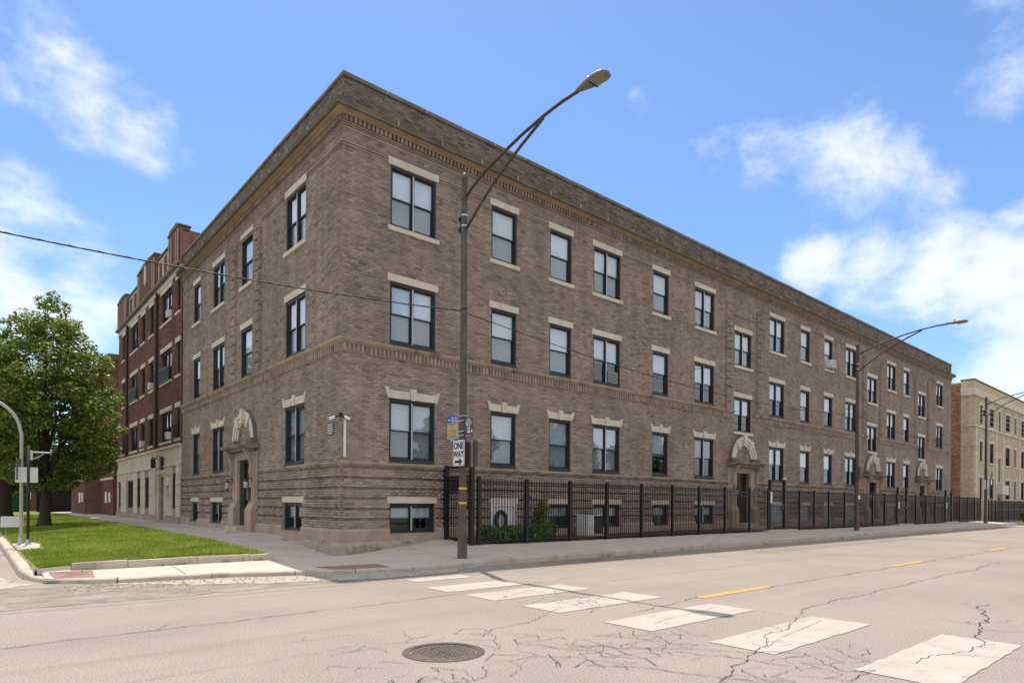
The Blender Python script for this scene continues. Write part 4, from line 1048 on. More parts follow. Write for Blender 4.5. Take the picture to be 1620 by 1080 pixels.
# plaque, camera, conduit, small wall boxes
pl = MB().bbox(-.02, .0, .40, .84, 3.2, 3.55, .004).build('plaque', M['slate'], apt)
tx = MB(); random.seed(3)
for i in range(6):
    z = 3.49-i*.048; a = .47+random.uniform(0, .04)
    while a < .78:
        w_ = random.uniform(.025, .07); tx.box(-.0235, -.0195, a, min(a+w_, .79), z-.009, z+.010); a += w_+.012
tx.build('lettering', M['white'], pl)
cmr = MB().box(-.10, -.02, -.10, -.02, 3.62, 3.72).tube([(-.06, -.06, 3.66), (-.2, -.02, 3.6)], .02, 6).tube([(-.06, -.06, 3.66), (-.02, -.2, 3.6)], .02, 6).build('security_camera', M['black'], apt)
MB().tube([(-.16, .0, 3.62), (-.30, .06, 3.55)], [.035, .045], 8).tube([(.0, -.16, 3.62), (.07, -.30, 3.55)], [.035, .045], 8).build('camera_barrel', M['white'], cmr)
MB().bbox(.045, .10, -.055, -.008, 2.6, 3.55, .006).build('conduit', M['metal_white'], apt)
for x in (4.0, 4.55, 6.1): MB().tube([(x, -.05, 2.38), (x, -.05, .5)], .012, 6).build('cable_drop', M['black'], apt)
fl_ = MB().bbox(6.2, 6.32, -.1, -.04, 1.62, 1.74, .01).tube([(6.26, -.08, 1.7), (6.2, -.3, 1.66)], .012, 6)
fl_.lathe([(.02, 0), (.06, .02), (.075, .12)], (6.2, -.3, 1.56), 8).build('flood_light', M['black'], apt)
# white boarded basement opening with frame
wb = MB(); ring(wb, 4.86, 5.9, .42, 1.43, .07, -.05, .06); wb.build('hatch', M['metal_white'], apt)
hb = bpy.data.objects['hatch']
for i in range(6):
    a = 4.935+i*.149; MB().bbox(a, a+.143, .0, .03, .44, 1.36, .006).build('board', M['metal_white'], hb)
MB().bbox(4.81, 5.95, -.06, .03, 1.435, 1.62, .006).build('lintel', M['stone'], hb)
wr = MB(); pts = [(5.22+.2*math.cos(t), -.10, .92+.27*math.sin(t)) for t in np.linspace(0, 6.283, 25)]
wr.tube(pts, .06, 8, cap=False); wro = wr.build('wreath', M['bark']); tag(wro, 'dark twig wreath hanging on the white basement hatch behind the fence', 'wreath')

# ------------------------------------------------------------------ street lights
def street_light(x, y, zb, label, first=False):
    t = empty('street_light', (x, y, zb)); tag(t, label, 'street lamp', 'street lights along the kerb')
    p = MB(); prof = [(.13, -.03), (.13, .02), (.118, .03), (.116, .55), (.112, .57), (.10, .62), (.094, 1.6), (.088, 3.5), (.080, 6.0), (.072, 8.6), (.070, 9.1), (.08, 9.11), (.08, 9.15), (.06, 9.2), (.03, 9.26), (.001, 9.27)]
    p.lathe(prof, n=20).build('pole', M['pole'], t, True)
    up_ = [(0, -.03, 8.66), (0, -.35, 8.82), (0, -.82, 9.0), (0, -1.5, 9.16), (0, -2.1, 9.28), (0, -2.75, 9.37), (0, -3.3, 9.41), (0, -3.75, 9.40)]
    MB().tube(up_, .034, 10).build('arm', M['arm'], t, True)
    MB().tube([(0, -.03, 7.86), (0, -.5, 8.2), (0, -1.1, 8.6), (0, -1.52, 8.80), (0, -2.05, 9.05), (0, -2.6, 9.27), (0, -2.75, 9.335)], .032, 10).build('brace', M['arm'], t, True)
    for z in (7.86, 8.66): MB().lathe([(.07, 0), (.085, .01), (.085, .08), (.07, .09)], (0, 0, z-.05), 14).build('arm_clamp', M['pole'], t)
    h = MB(); W = [(0, .04, .05), (.12, .075, .07), (.3, .13, .08), (.5, .165, .085), (.66, .165, .08), (.76, .13, .06), (.80, .06, .03)]
    V = []; n = 12
    for s_, w_, hh in W:
        for k in range(n):
            a = 2*math.pi*k/n; V.append((w_*math.cos(a), -3.7-s_, 9.415-.05*s_+hh*math.sin(a)*(1 if math.sin(a) > 0 else .55)))
    h.add(V, [(i*n+k, i*n+(k+1) % n, (i+1)*n+(k+1) % n, (i+1)*n+k) for i in range(len(W)-1) for k in range(n)]+[tuple(range(n-1, -1, -1)), tuple(range((len(W)-1)*n, len(W)*n))])
    ho = h.build('lamp_head', M['lamp'], t, True)
    MB().add([(-.115, -4.14, 9.337), (.115, -4.14, 9.337), (.10, -4.44, 9.334), (-.10, -4.44, 9.334), (-.115, -4.14, 9.36), (.115, -4.14, 9.36), (.10, -4.44, 9.355), (-.10, -4.44, 9.355)], [(0, 1, 2, 3), (0, 4, 5, 1), (2, 6, 7, 3), (1, 5, 6, 2), (3, 7, 4, 0)]).build('lens', M['lens'], ho)
    MB().box(-.118, .118, -4.145, -4.12, 9.325, 9.345).build('lens_hinge', M['ink'], ho)
    MB().lathe([(.035, 9.47), (.035, 9.53), (.02, 9.55), (.001, 9.555)], (0, -4.0, 0), 8).build('photocell', M['lens'], ho)
    # insulator bracket on the far side
    b = MB(); b.box(-.012, .012, .08, .16, 7.86, 8.28)
    br = b.build('insulator_bracket', M['black'], t)
    for z in (7.95, 8.2):
        MB().lathe([(.001, -.06), (.035, -.05), (.05, -.02), (.03, 0), (.05, .02), (.035, .05), (.001, .06)], (0, .17, z), 8).build('insulator', M['black'], br)
        MB().lathe([(.07, -.02), (.082, -.015), (.082, .015), (.07, .02)], (0, 0, z+.03), 14).build('clamp_band', M['steel'], br)
    return t
sl1 = street_light(1.80, -2.775, .11, 'tall brown street light at the corner carrying the one way sign', True)
sl2 = street_light(25.75, -2.6, .13, 'middle brown street light further along the kerb between second and third entrances')
sl3 = street_light(48.6, -2.7, .13, 'farthest brown street light near the pale yellow building')
for z in (1.69, 1.34):
    o = MB().lathe([(.09, -.025), (.0985, -.024), (.0985, .024), (.09, .025)], (0, 0, z), 20).add([(.05, -.088, z-.02), (.088, -.055, z-.02), (.1, -.045, z-.06), (.08, -.07, z-.07)], [(0, 1, 2, 3)]).build('tape_band', M['yellow'], sl1)
MB().lathe([(.078, -.02), (.086, -.015), (.086, .015), (.078, .02)], (0, 0, 5.98), 16).build('cable_clamp', M['ink'], sl1)
MB().bbox(-.12, .12, -.17, -.085, 2.6, 3.2, .01).build('control_box', M['pole'], sl2); MB().box(-.10, .10, -.11, -.098, 1.62, 1.82).build('notice', M['white'], sl2)
MB().bbox(.1, .5, -.03, .0, 2.55, 3.2, .01).build('sign_plate', M['galv'], sl3); MB().bbox(-.5, -.12, -.03, .0, 2.55, 3.2, .01).build('sign_plate', M['galv'], sl3)

# ------------------------------------------------------------------ signs on the corner street light
def text_mesh(body, size, m, bold=0.0, space=1.0, align='CENTER'):
    cu = bpy.data.curves.new('lettering', 'FONT'); cu.body = body; cu.size = size; cu.align_x = align; cu.offset = bold; cu.extrude = .0012; cu.space_character = space
    o = bpy.data.objects.new('tmp', cu); COL.objects.link(o); dg = bpy.context.evaluated_depsgraph_get()
    me = bpy.data.meshes.new_from_object(o.evaluated_get(dg)); bpy.data.objects.remove(o); me.materials.clear(); me.materials.append(m); me.name = 'lettering'; return me
def sign_text(parent, body, size, x, z, m, bold=0.0, sx=1.0, y=-.006):
    o = bpy.data.objects.new('lettering', text_mesh(body, size, m, bold)); o.rotation_euler = (math.pi/2, 0, 0); o.location = (x, y, z); o.scale = (sx, 1, 1); return link(o, parent)
def round_plate(w, h, r, t=.004, y=0.0):
    pts = []
    for cx, cz, a0 in ((w/2-r, h/2-r, 0), (-w/2+r, h/2-r, 90), (-w/2+r, -h/2+r, 180), (w/2-r, -h/2+r, 270)):
        for k in range(5): a = math.radians(a0+k*22.5); pts.append((cx+r*math.cos(a), cz+r*math.sin(a)))
    return MB().prism(pts, y-t/2, y+t/2, lambda u, v, a: (u, a, v))
# all these plates face back along the street (towards -X): local x -> -Y
ow = empty('one_way_sign', (1.62, -2.85, 2.635), RZL); tag(ow, 'white one way sign with black right arrow on the corner street light', 'road sign')
round_plate(.46, .61, .035).build('plate', M['white'], ow)
bd = MB(); 
for s_ in ((-.205, .205, .272, .28), (-.205, .205, -.28, -.272)): bd.box(s_[0], s_[1], -.0045, -.0025, s_[2], s_[3])
for s_ in ((-.213, -.205, -.28, .28), (.205, .213, -.28, .28)): bd.box(s_[0], s_[1], -.0045, -.0025, s_[2], s_[3])
bd.build('border', M['ink'], ow)
sign_text(ow, 'ONE', .215, 0, .10, M['ink'], .006, .85); sign_text(ow, 'WAY', .215, 0, -.10, M['ink'], .006, .80)
MB().prism([(-.15, -.235), (.04, -.235), (.01, -.275), (.06, -.275), (.155, -.205), (.06, -.135), (.01, -.135), (.04, -.175), (-.15, -.175)], -.0075, -.003, lambda u, v, a: (u, a, v)).build('arrow', M['ink'], ow)
bs = empty('bus_stop_sign', (1.72, -2.46, 3.255), RZL); tag(bs, 'blue and tan bus stop sign on the left side of the corner street light', 'bus stop sign')
round_plate(.46, .61, .02).build('plate', M['blue'], bs)
MB().box(-.225, .225, -.005, -.0025, -.255, .145).build('tan_panel', M['tan'], bs)
def bus_icon(parent, x, z, s, m, mi):
    b = round_plate(.8*s, s, .12*s, .003, 0); b.v = [(p[0]+x, p[1]-.0055, p[2]+z) for p in b.v]; b.box(x-.3*s, x-.14*s, -.007, -.004, z-.62*s, z-.5*s); b.box(x+.14*s, x+.3*s, -.007, -.004, z-.62*s, z-.5*s)
    o = b.build('bus_symbol', m, parent); MB().box(x-.28*s, x+.28*s, -.0085, -.007, z-.08*s, z+.3*s).box(x-.28*s, x-.14*s, -.0085, -.007, z-.36*s, z-.24*s).box(x+.14*s, x+.28*s, -.0085, -.007, z-.36*s, z-.24*s).build('bus_window', mi, o)
bus_icon(bs, .0, .225, .1, M['white'], M['blue']); sign_text(bs, 'Bus', .08, .145, .225, M['white'], .001, .9, -.005); sign_text(bs, 'stop', .08, .145, .165, M['white'], .001, .9, -.005); sign_text(bs, 'cta', .075, -.145, .20, M['white'], .002, 1, -.005)
random.seed(9); tx = MB()
for z, hh, x0, x1 in ((.115, .016, -.2, .2), (.085, .012, -.1, .1), (.05, .008, -.05, .05), (.01, .009, -.09, .08), (-.05, .013, -.19, .16), (-.085, .012, -.06, .19), (-.12, .010, -.15, .12), (-.16, .008, -.19, .18), (-.185, .008, -.17, .15), (-.21, .008, -.19, .19)):
    a = x0
    while a < x1: w_ = random.uniform(.02, .06); tx.box(a, min(a+w_, x1), -.0062, -.0048, z-hh/2, z+hh/2); a += w_+.01
tx.build('fine_print', M['ink'], bs)
MB().box(-.09, .05, -.0062, -.004, -.29, -.272).build('footer', M['white'], bs)
ss = empty('shuttle_stop_sign', (1.74, -3.09, 3.235), RZL); tag(ss, 'slate grey shuttle stop sign with maroon foot on street side of corner street light', 'bus stop sign')
round_plate(.30, .46, .02).build('plate', M['slate'], ss); MB().box(-.148, .148, -.005, -.0025, -.228, -.155).build('maroon_band', M['maroon'], ss)
for i, t_ in enumerate(('UGO', 'SHUTTLE', 'STOP')): sign_text(ss, t_, .075, -.01, .15-i*.062, M['white'], .001, .9 if i != 1 else .78, -.005)
bus_icon(ss, .0, -.06, .12, M['white'], M['slate']); MB().box(.095, .135, -.0055, -.0025, -.13, -.07).box(-.12, .1, -.0062, -.0048, -.20, -.19).build('small_marks', M['white'], ss)
bk_ = empty('blank_road_sign', (1.86, -3.06, 2.61), RZL); tag(bk_, 'dark back of a sign facing away below the shuttle stop sign', 'road sign')
round_plate(.46, .61, .035).build('plate', M['pole'], bk_); MB().box(-.03, .03, -.012, -.003, -.3, .3).build('stiffener', M['galv'], bk_)
for z in (2.95, 3.05, 3.3, 3.42): MB().lathe([(.086, -.01), (.094, -.008), (.094, .008), (.086, .01)], (0, 0, z), 16).box(-.1, .02, -.16, .1, z-.008, z+.008).build('sign_bracket', M['steel'], sl1)

# ------------------------------------------------------------------ overhead cable
def cable(pts, r, label, name='overhead_cable', wrap=True):
    o = MB(); o.tube(pts, r, 6); c = o.build(name, M['cable'], None, True); tag(c, label, 'cable', 'overhead cables'); 
    if wrap:
        w_ = MB(); L_ = 0
        for (a, b_) in zip(pts[:-1], pts[1:]):
            a, b_ = Vector(a), Vector(b_); n = max(1, int((b_-a).length/.30))
            for k in range(n): 
                p = a.lerp(b_, (k+.3)/n); q = a.lerp(b_, (k+.75)/n); w_.tube([p+Vector((0, -.012, .012)), q+Vector((0, -.014, -.006))], r*.4, 4)
        tag(w_.build('lashing', M['lash'], c), kind='stuff')
    return c
def sag(p, q, s, n=16):
    p, q = Vector(p), Vector(q); return [tuple(p.lerp(q, t)-Vector((0, 0, s*4*t*(1-t)))) for t in np.linspace(0, 1, n+1)]
cable(sag((-22, -3.05, 6.35), (1.80, -2.66, 6.09), .75, 30), .0135, 'black overhead cable coming from upper left to corner street light')
cable(sag((1.80, -2.66, 6.09), (25.75, -2.5, 5.9), .55, 30), .011, 'thin overhead cable between the corner and the middle street light', wrap=False)
cable(sag((25.75, -2.5, 5.9), (48.6, -2.6, 5.8), .5, 20), .012, 'thin overhead cable between the middle and the farthest street light', wrap=False)

# ------------------------------------------------------------------ front fence and gates
FY = -1.30
pk = MB().box(-.0085, .0085, -.0085, .0085, 0, 1.80).mesh('picket', M['black'])
ps = MB().bbox(-.045, .045, -.045, .045, -.05, 1.88, .006).mesh('post', M['black'])
def fz(x): return zs(x, FY)
def fence(x0, x1, posts, label):
    t = empty('iron_fence', (x0, FY, fz(x0))); tag(t, label, 'fence', 'iron fence runs along the pavement')
    z0 = fz(x0)
    for p in posts: inst('post', ps, t, (p-x0, 0, fz(p)-z0))
    for a, b_ in zip(posts[:-1], posts[1:]):
        for dz in (.10, 1.53, 1.68):
            ra, rb = fz(a)-z0+dz, fz(b_)-z0+dz; w_ = .014
            MB().add([(a-x0, y, z+h) for a, z in ((a, ra), (b_, rb)) for y in (-w_, w_) for h in (0, .028)], [(0, 1, 3, 2), (4, 6, 7, 5), (0, 4, 5, 1), (2, 3, 7, 6), (1, 5, 7, 3), (0, 2, 6, 4)]).build('rail', M['black'], t)
        n = max(2, round((b_-a)/.102))
        for k in range(1, n):
            x = a+(b_-a)*k/n; inst('picket', pk, t, (x-x0, 0, fz(x)-z0+.03))
    return t
fence(3.42, 19.55, [3.42, 5.19, 7.02, 8.75, 10.59, 12.41, 14.13, 15.98, 17.92, 19.5], 'black iron picket fence from the corner gate to the first entrance')
fence(21.1, 35.2, [21.1, 22.5, 24.03, 25.67, 27.6, 29.3, 31.4, 33.2, 35.15], 'black iron picket fence between the first and second pavement gates')
fence(36.9, 44.45, [36.9, 38.5, 40.44, 42.3, 44.42], 'black iron picket fence between the second and third pavement gates')
fence(46.0, 53.4, [46.0, 47.9, 49.8, 51.7, 53.35], 'black iron picket fence beyond the last pavement gate by the far kerb')
def gate(x0, y0, x1, y1, hh, label, header=True, leaf_h=1.85, zb=None):
    d = math.hypot(x1-x0, y1-y0); a = math.atan2(y1-y0, x1-x0); z0 = zb if zb is not None else min(zs(x0, y0), zs(x1, y1))
    t = empty('iron_gate', (x0, y0, z0), a); tag(t, label, 'gate', 'iron gates along the pavement')
    for x in (0, d): MB().bbox(x-.06, x+.06, -.06, .06, -.1, hh, .008).build('post', M['black'], t)
    if header: MB().box(.06, d-.06, -.03, .03, hh-.09, hh-.03).build('header', M['black'], t)
    lf = MB(); ring(lf, .09, d-.09, .08, leaf_h, .04, -.02, .02); lf.box(.13, d-.13, -.018, .018, leaf_h-.5, leaf_h-.46); lfo = lf.build('gate_leaf', M['black'], t)
    n = max(3, round((d-.26)/.11))
    for k in range(1, n): x = .13+(d-.26)*k/n; MB().box(x-.008, x+.008, -.008, .008, .12, leaf_h-.04).build('picket', M['black'], lfo)
    MB().bbox(d-.32, d-.12, -.03, .03, leaf_h*.52, leaf_h*.52+.16, .006).build('lock_plate', M['black'], lfo)
    MB().lathe([(.03, 0), (.035, .02), (.001, .035)], (d-.2, -.06, leaf_h*.5+.2), 8).build('knob', M['steel'], lfo)
    return t
g1 = gate(3.16, -.12, 3.20, -1.28, 2.15, 'tall black iron gate between the building wall and the fence corner', zb=.36)
mp_ = MB()
for k in range(9): mp_.box(.14+k*.1, .152+k*.1, -.03, .03, 1.40, 1.84)
for k in range(6): mp_.box(.14, 1.02, -.024, .024, 1.40+k*.085, 1.412+k*.085)
mp_.build('mesh_panel', M['black'], g1)
g2 = gate(19.66, FY, 20.98, FY, 2.3, 'black iron gate in the fence in front of the first street entrance', header=False)
MB().box(-.07, .07, -.075, -.062, 1.25, 1.75).build('notice', M['white'], g2); MB().lathe([(.10, 2.3), (.12, 2.34), (.05, 2.42), (.001, 2.44)], (1.32, 0, 0), 8).build('post_lamp', M['galv'], g2)
g3 = gate(35.3, FY, 36.78, FY, 2.28, 'black iron gate with header in front of the second street entrance')
MB().box(-.07, .07, -.075, -.062, 1.0, 1.4).build('notice', M['white'], g3)
g4 = gate(44.56, FY, 45.86, FY, 2.28, 'black iron gate with header in front of the third street entrance')
MB().box(-.07, .07, -.075, -.062, 1.0, 1.4).build('notice', M['white'], g4)
# gate thresholds
for a, b_ in ((19.2, 21.9), (35.0, 37.6), (44.2, 47.0)):
    o = MB().bbox(a, b_, -1.5, -.9, .15, .345, .012).build('threshold_step', M['concrete_old']); tag(o, 'low concrete step under the black gate of the %s street entrance' % {19.2: 'first', 35.0: 'second', 44.2: 'third'}[a], 'step')
# planted strip
V = []; b = MB(); nx = 90
for i in range(nx+1):
    x = 3.3+(53.2-3.3)*i/nx
    for y in (-1.215, -.9, -.45, -.02): V.append((x, y, zs(x, y)+.035+.02*math.sin(x*3+y*5)))
b.add(V, [(i*4+j, (i+1)*4+j, (i+1)*4+j+1, i*4+j+1) for i in range(nx) for j in range(3)]).build('planting_bed', M['mulch'])
tag(bpy.data.objects['planting_bed'], kind='structure')
ch = MB(); random.seed(31)
for k in range(2600):
    x = random.uniform(6.5, 18.6); y = random.uniform(-1.2, -.1); z = zs(x, y)+.05; a = random.random()*6; l = random.uniform(.02, .05); w_ = .008
    c_, s_ = math.cos(a), math.sin(a); ch.add([(x+c_*l, y+s_*l, z+random.uniform(-.01, .03)), (x-s_*w_, y+c_*w_, z), (x-c_*l, y-s_*l, z+random.uniform(-.01, .03)), (x+s_*w_, y-c_*w_, z)], [(0, 1, 2, 3)])
tag(ch.build('mulch_chips', M['mulch']), 'reddish wood chip mulch strewn behind the fence', 'mulch', kind='stuff')

# ------------------------------------------------------------------ foliage
def leaves_mesh(name, clumps, per, size, m, seed=1, flat=.6, shell=.45):
    """leaf-sized kites spread through flattened clumps"""
    r = np.random.default_rng(seed); out = []
    P = []; Nn = []
    for cx, cy, cz, rad in clumps:
        n = int(per*rad*rad)
        d = r.normal(size=(n, 3)); d /= np.linalg.norm(d, axis=1)[:, None]
        rr_ = (shell+(1-shell)*r.random(n)**.6)*rad
        p = d*rr_[:, None]; p[:, 2] *= flat
        P.append(p+np.array([cx, cy, cz])); nn = d*.7+r.normal(size=(n, 3))*.55; nn[:, 2] += .55; Nn.append(nn)
    P = np.concatenate(P); Nn = np.concatenate(Nn); Nn /= np.linalg.norm(Nn, axis=1)[:, None]; n = len(P)
    t = r.normal(size=(n, 3)); t -= Nn*(t*Nn).sum(1)[:, None]; t /= np.linalg.norm(t, axis=1)[:, None]; u = np.cross(Nn, t)
    s = size*(.6+.8*r.random(n))[:, None]
    V = np.stack([P+t*s*.62, P+u*s*.42+t*s*.05+Nn*s*.1, P-t*s*.5, P-u*s*.42+t*s*.05+Nn*s*.1], 1).reshape(-1, 3)
    return np_mesh(name, V, np.arange(n*4).reshape(-1, 4), m)
def limb(b, p, q, r0, r1, rnd, n=6, bow=.12):
    p, q = Vector(p), Vector(q); L_ = (q-p).length; off = Vector((rnd.gauss(0, 1), rnd.gauss(0, 1), rnd.gauss(0, .5)))*L_*bow
    pts = []; rr_ = []
    for i in range(n+1):
        t = i/n; pts.append(p.lerp(q, t)+off*math.sin(math.pi*t)*.6+Vector((0, 0, L_*.10*math.sin(math.pi*t)))); rr_.append(r0+(r1-r0)*t)
    b.tube(pts, rr_, 7); return pts
def tree(name, loc, H, prof, label, cat='tree', trunk_r=.26, fork=.28, nclump=120, crad=(.5, .85), per=420, size=.15, m=None, seed=1, group=None, flat=.6, zmin=None, nl=9, lean=(0, 0), gap=.72):
    t = empty(name, loc); tag(t, label, cat, group); rnd = random.Random(seed); r = np.random.default_rng(seed)
    zf = H*fork; zp = [p[0] for p in prof]; rp = [p[1] for p in prof]
    tr_ = MB()
    tp = [(0, 0, -.15), (.0, .0, .1), (.02, .01, .5), (.05, -.03, zf*.6), (lean[0]*.3, lean[1]*.3, zf), (lean[0]*.7, lean[1]*.7, H*.6), (lean[0], lean[1], H*.88)]
    tr_.tube(tp, [trunk_r*1.75, trunk_r*1.35, trunk_r*1.05, trunk_r*.95, trunk_r*.85, trunk_r*.4, trunk_r*.08], 12)
    clumps = []
    tries = 0
    while len(clumps) < nclump and tries < nclump*60:
        tries += 1
        z = zp[0]+(zp[-1]-zp[0])*rnd.random(); R_ = float(np.interp(z, zp, rp))
        if rnd.random() > (R_/max(rp))**1.2+.05: continue
        a = rnd.random()*6.283; q = R_*(.25+.75*rnd.random()**.55); cr_ = rnd.uniform(*crad)*(.65+.35*min(1, R_/max(rp)))
        q = max(0, min(q, R_-cr_*.45)); fx = float(np.interp(z/H, [0, .6, 1], [0, lean[0]*.7, lean[0]]))
        c = (fx+q*math.cos(a), q*math.sin(a), z)
        if any((c[0]-o[0])**2+(c[1]-o[1])**2+((c[2]-o[2])*1.5)**2 < (.5*(cr_+o[3])*gap)**2 for o in clumps): continue
        clumps.append((*c, cr_))
    mains = []
    for k in range(nl):
        a = k*2.4+rnd.random(); z = H*(.42+.4*k/nl); R_ = float(np.interp(z, zp, rp))*.62
        s0 = (0.03*math.cos(a), .03*math.sin(a), zf*(.72+.5*k/nl)); e = (R_*math.cos(a), R_*math.sin(a), z)
        mains.append(limb(tr_, s0, e, trunk_r*.5*(1-.45*k/nl), trunk_r*.12, rnd))
    allp = [p for l in mains for p in l[2:]]+[Vector(p) for p in tp[4:]]
    for c in clumps:
        v = Vector(c[:3]); pbest = min(allp, key=lambda p: (p-v).length+.6*max(0, p.z-v.z)); limb(tr_, pbest, v, trunk_r*.13, .012, rnd, 4)
    tr_.build('trunk', M['bark'], t, True)
    o = bpy.data.objects.new('crown', leaves_mesh('crown', clumps, per, size, m or M['leaf'], seed, flat)); link(o, t)
    return t
tree('maple_tree', (-4.75, 18.6, .40), 10.1, [(1.75, .9), (2.4, 2.2), (4.4, 2.85), (5.6, 2.95), (6.2, 2.4), (6.9, 2.4), (7.8, 1.95), (8.3, 1.4), (9.0, 1.2), (9.8, .5), (10.15, .12)],
     'large green maple tree on the corner lawn with dark forked trunk', trunk_r=.19, fork=.2, nclump=170, crad=(.4, .95), per=680, size=.118, seed=6, flat=.6, gap=1.08)
tree('lawn_tree', (-5.85, 30, .45), 9, [(2.6, 1.5), (4.2, 2.6), (6.5, 2.5), (8, 1.5), (9, .2)], 'second tree with thick grey trunk behind the maple at left edge', trunk_r=.42, fork=.3, nclump=90, per=300, size=.22, m=M['leaf2'], seed=9)
for i, (x, y, H, s, lab) in enumerate(((-.8, 58, 6.5, 11, 'green tree standing behind the black screen fence right of the maple trunk'), (-9, 52, 8, 12, 'green tree far away at the left edge beyond the lawn'), (-3.4, 76, 8, 13, 'distant tree rising behind the green screen fence'))):
    tree('street_tree', (x, y, .3), H, [(1.6, 1.2), (3, 2.6), (5, 2.5), (H-.8, 1.2), (H, .2)], lab, trunk_r=.2, nclump=60, crad=(.7, 1.1), per=150, size=.32, m=M['leaf2'], seed=s, group='trees far down the side street')
for i, (x, y) in enumerate(((9, -22), (19, -21.5), (30, -22), (40, -21.5))):
    tree('parkway_tree', (x, y, .1), 8.5, [(2.4, 1.5), (4, 2.8), (6, 2.8), (7.6, 1.6), (8.5, .2)], 'leafy tree across the street, seen only mirrored in the windows', trunk_r=.2, nclump=60, crad=(.7, 1.1), per=130, size=.34, m=M['leaf2'], seed=20+i, group='trees mirrored in the windows')
def bush(x, y, w, h, label, seed, n=16, m=None, size=.075):
    z = zs(x, y) if x < 55 else .02; t = empty('bush', (x, y, z)); tag(t, label, 'bush', 'bushes by the fence'); rnd = random.Random(seed)
    cl = [(rnd.uniform(-w/2, w/2), rnd.uniform(-.25, .25), h*rnd.uniform(.25, .8), rnd.uniform(.14, .24)) for _ in range(n)]
    s_ = MB()
    for c in cl: limb(s_, (c[0]*.3, c[1]*.3, -.03), c[:3], .012, .004, rnd, 3)
    s_.build('stems', M['bark'], t); o = bpy.data.objects.new('foliage', leaves_mesh('foliage', cl, 5200, size, m or M['bush'], seed, .85)); link(o, t)
bush(4.75, -.75, 1.0, .44, 'leafy green bush nearest the corner gate behind the fence', 41)
bush(6.0, -.75, 1.5, .48, 'wide leafy green bush behind the fence below the white hatch', 42, 26)
bush(63.5, -2.6, 3.2, 1.0, 'green shrub at the foot of the yellow building far right', 43, 30, size=.2)
cl_ = [(random.uniform(-.18, .18), random.uniform(-.08, .05), random.uniform(.15, 1.0), random.uniform(.10, .17)) for _ in range(12)]
t = empty('climbing_plant', (6.75, -.22, .42)); tag(t, 'dark climbing plant on the wall beside the white hatch', 'plant'); link(bpy.data.objects.new('foliage', leaves_mesh('foliage', cl_, 5200, .07, M['leaf'], 5, .9)), t)
MB().tube([(0, 0, -.05), (.03, .02, .5), (-.02, .03, 1.0)], [.012, .01, .004], 5).build('stem', M['bark'], t)

# ------------------------------------------------------------------ air conditioners
ac = empty('condenser_unit', (8.65, -.62, zs(8.65, -.62)+.02)); tag(ac, 'grey outdoor condenser unit standing behind the fence under a basement window', 'air conditioner')
MB().bbox(-.45, .45, -.30, .30, .0, .06, .01).build('plinth', M['concrete_old'], ac)
MB().bbox(-.38, .38, -.26, .26, .06, .74, .015).build('casing', M['metal_white'], ac)
gr = MB().box(-.05, .35, -.275, -.262, .1, .70).build('coil_guard', M['acgrille'], ac)
for k in range(14): MB().box(-.05+.4*k/14+.006, -.05+.4*k/14+.014, -.283, -.274, .1, .7).build('bar', M['black'], gr)
for k in range(5): MB().lathe([(.05+k*.05, .742), (.055+k*.05, .75), (.06+k*.05, .742)], n=16).build('fan_guard_ring', M['black'], ac)
MB().bbox(-.36, -.1, -.30, -.262, .32, .70, .01).build('service_panel', M['white'], ac)
def window_ac(x, y, z, f, label, w=.5, h=.36, d=.38, m=None):
    t = empty('window_air_conditioner', (x, y, z), RZL if f else 0); tag(t, label, 'air conditioner', 'window air conditioners')
    MB().bbox(-w/2, w/2, -d+.12, .14, 0, h, .012).build('casing', m or M['metal_white'], t)
    gr_ = MB().box(-w/2+.05, w/2-.05, -d+.114, -d+.119, .05, h-.05).build('grille', M['acgrille'], t)
    for k in range(6): MB().box(-w/2+.05, w/2-.05, -d+.106, -d+.1135, .06+(h-.12)*k/6, .06+(h-.12)*k/6+.018).build('louvre', m or M['metal_white'], gr_)
window_ac(28.62, .0, 8.98, 0, 'white air conditioner in a top floor window of the brown building', .56, .4, .42)
window_ac(10.57, .08, 5.83, 0, 'grey air conditioner in a second floor double window of the brown building', .5, .42, .2, M['oldac'])

# ------------------------------------------------------------------ simple brick facades of the neighbours
def facade_bricks(f, x0, x1, z0, z1, blocks, m, parent, off=0.0, BLn=.2155, CHn=.0675, name='brickwork'):
    global CH, BL
    o_ = (CH, BL); CH, BL = CHn, BLn; out = []; gen_bricks(out, x0, x1, z0, z1, 0, blocks); CH, BL = o_
    o = inst(name, brick_mesh(name, out, m), parent, (0, off, 0) if f == 0 else (off, 0, 0), RZL if f else 0); o['kind'] = 'stuff'; return o
# --- red brick building on the side street (local x = -Y)
rb = empty('red_brick_building', (0, 15.9, 0)); tag(rb, 'four storey red brick building with pale stone ground floor and gabled parapet', 'building')
YS, YE, RBX = 15.93, 31.7, -.03
rows = {2: (4.3, 5.72), 3: (7.18, 8.68), 4: (10.05, 11.55)}
rcols = [(16.26, 16.95, 's'), (17.84, 19.97, 'd'), (21.67, 22.65, 's'), (23.75, 24.75, 's'), (25.70, 27.73, 'd'), (29.52, 30.36, 's')]
gcols = [(16.75, 17.42, 1.1, 2.75), (22.35, 23.36, 1.05, 2.7), (24.5, 25.44, 1.05, 2.7), (26.51, 28.2, 1.05, 2.6), (30.42, 31.23, 1.05, 2.6)]
ops = [(-b_, -a, *rows[r]) for a, b_, k in rcols for r in rows]+[(-b_, -a, c, d) for a, b_, c, d in gcols]+[(-19.88, -18.74, .5, 2.6)]
M['ashlar'] = mat('pale_ashlar', (.64, .555, .45), .88, var=.14, vscale=2, bump=.12, bscale=25, coords='World', stains=[((.24, .2, .155), 1.3, .56, .6, (1, 1, .35))])
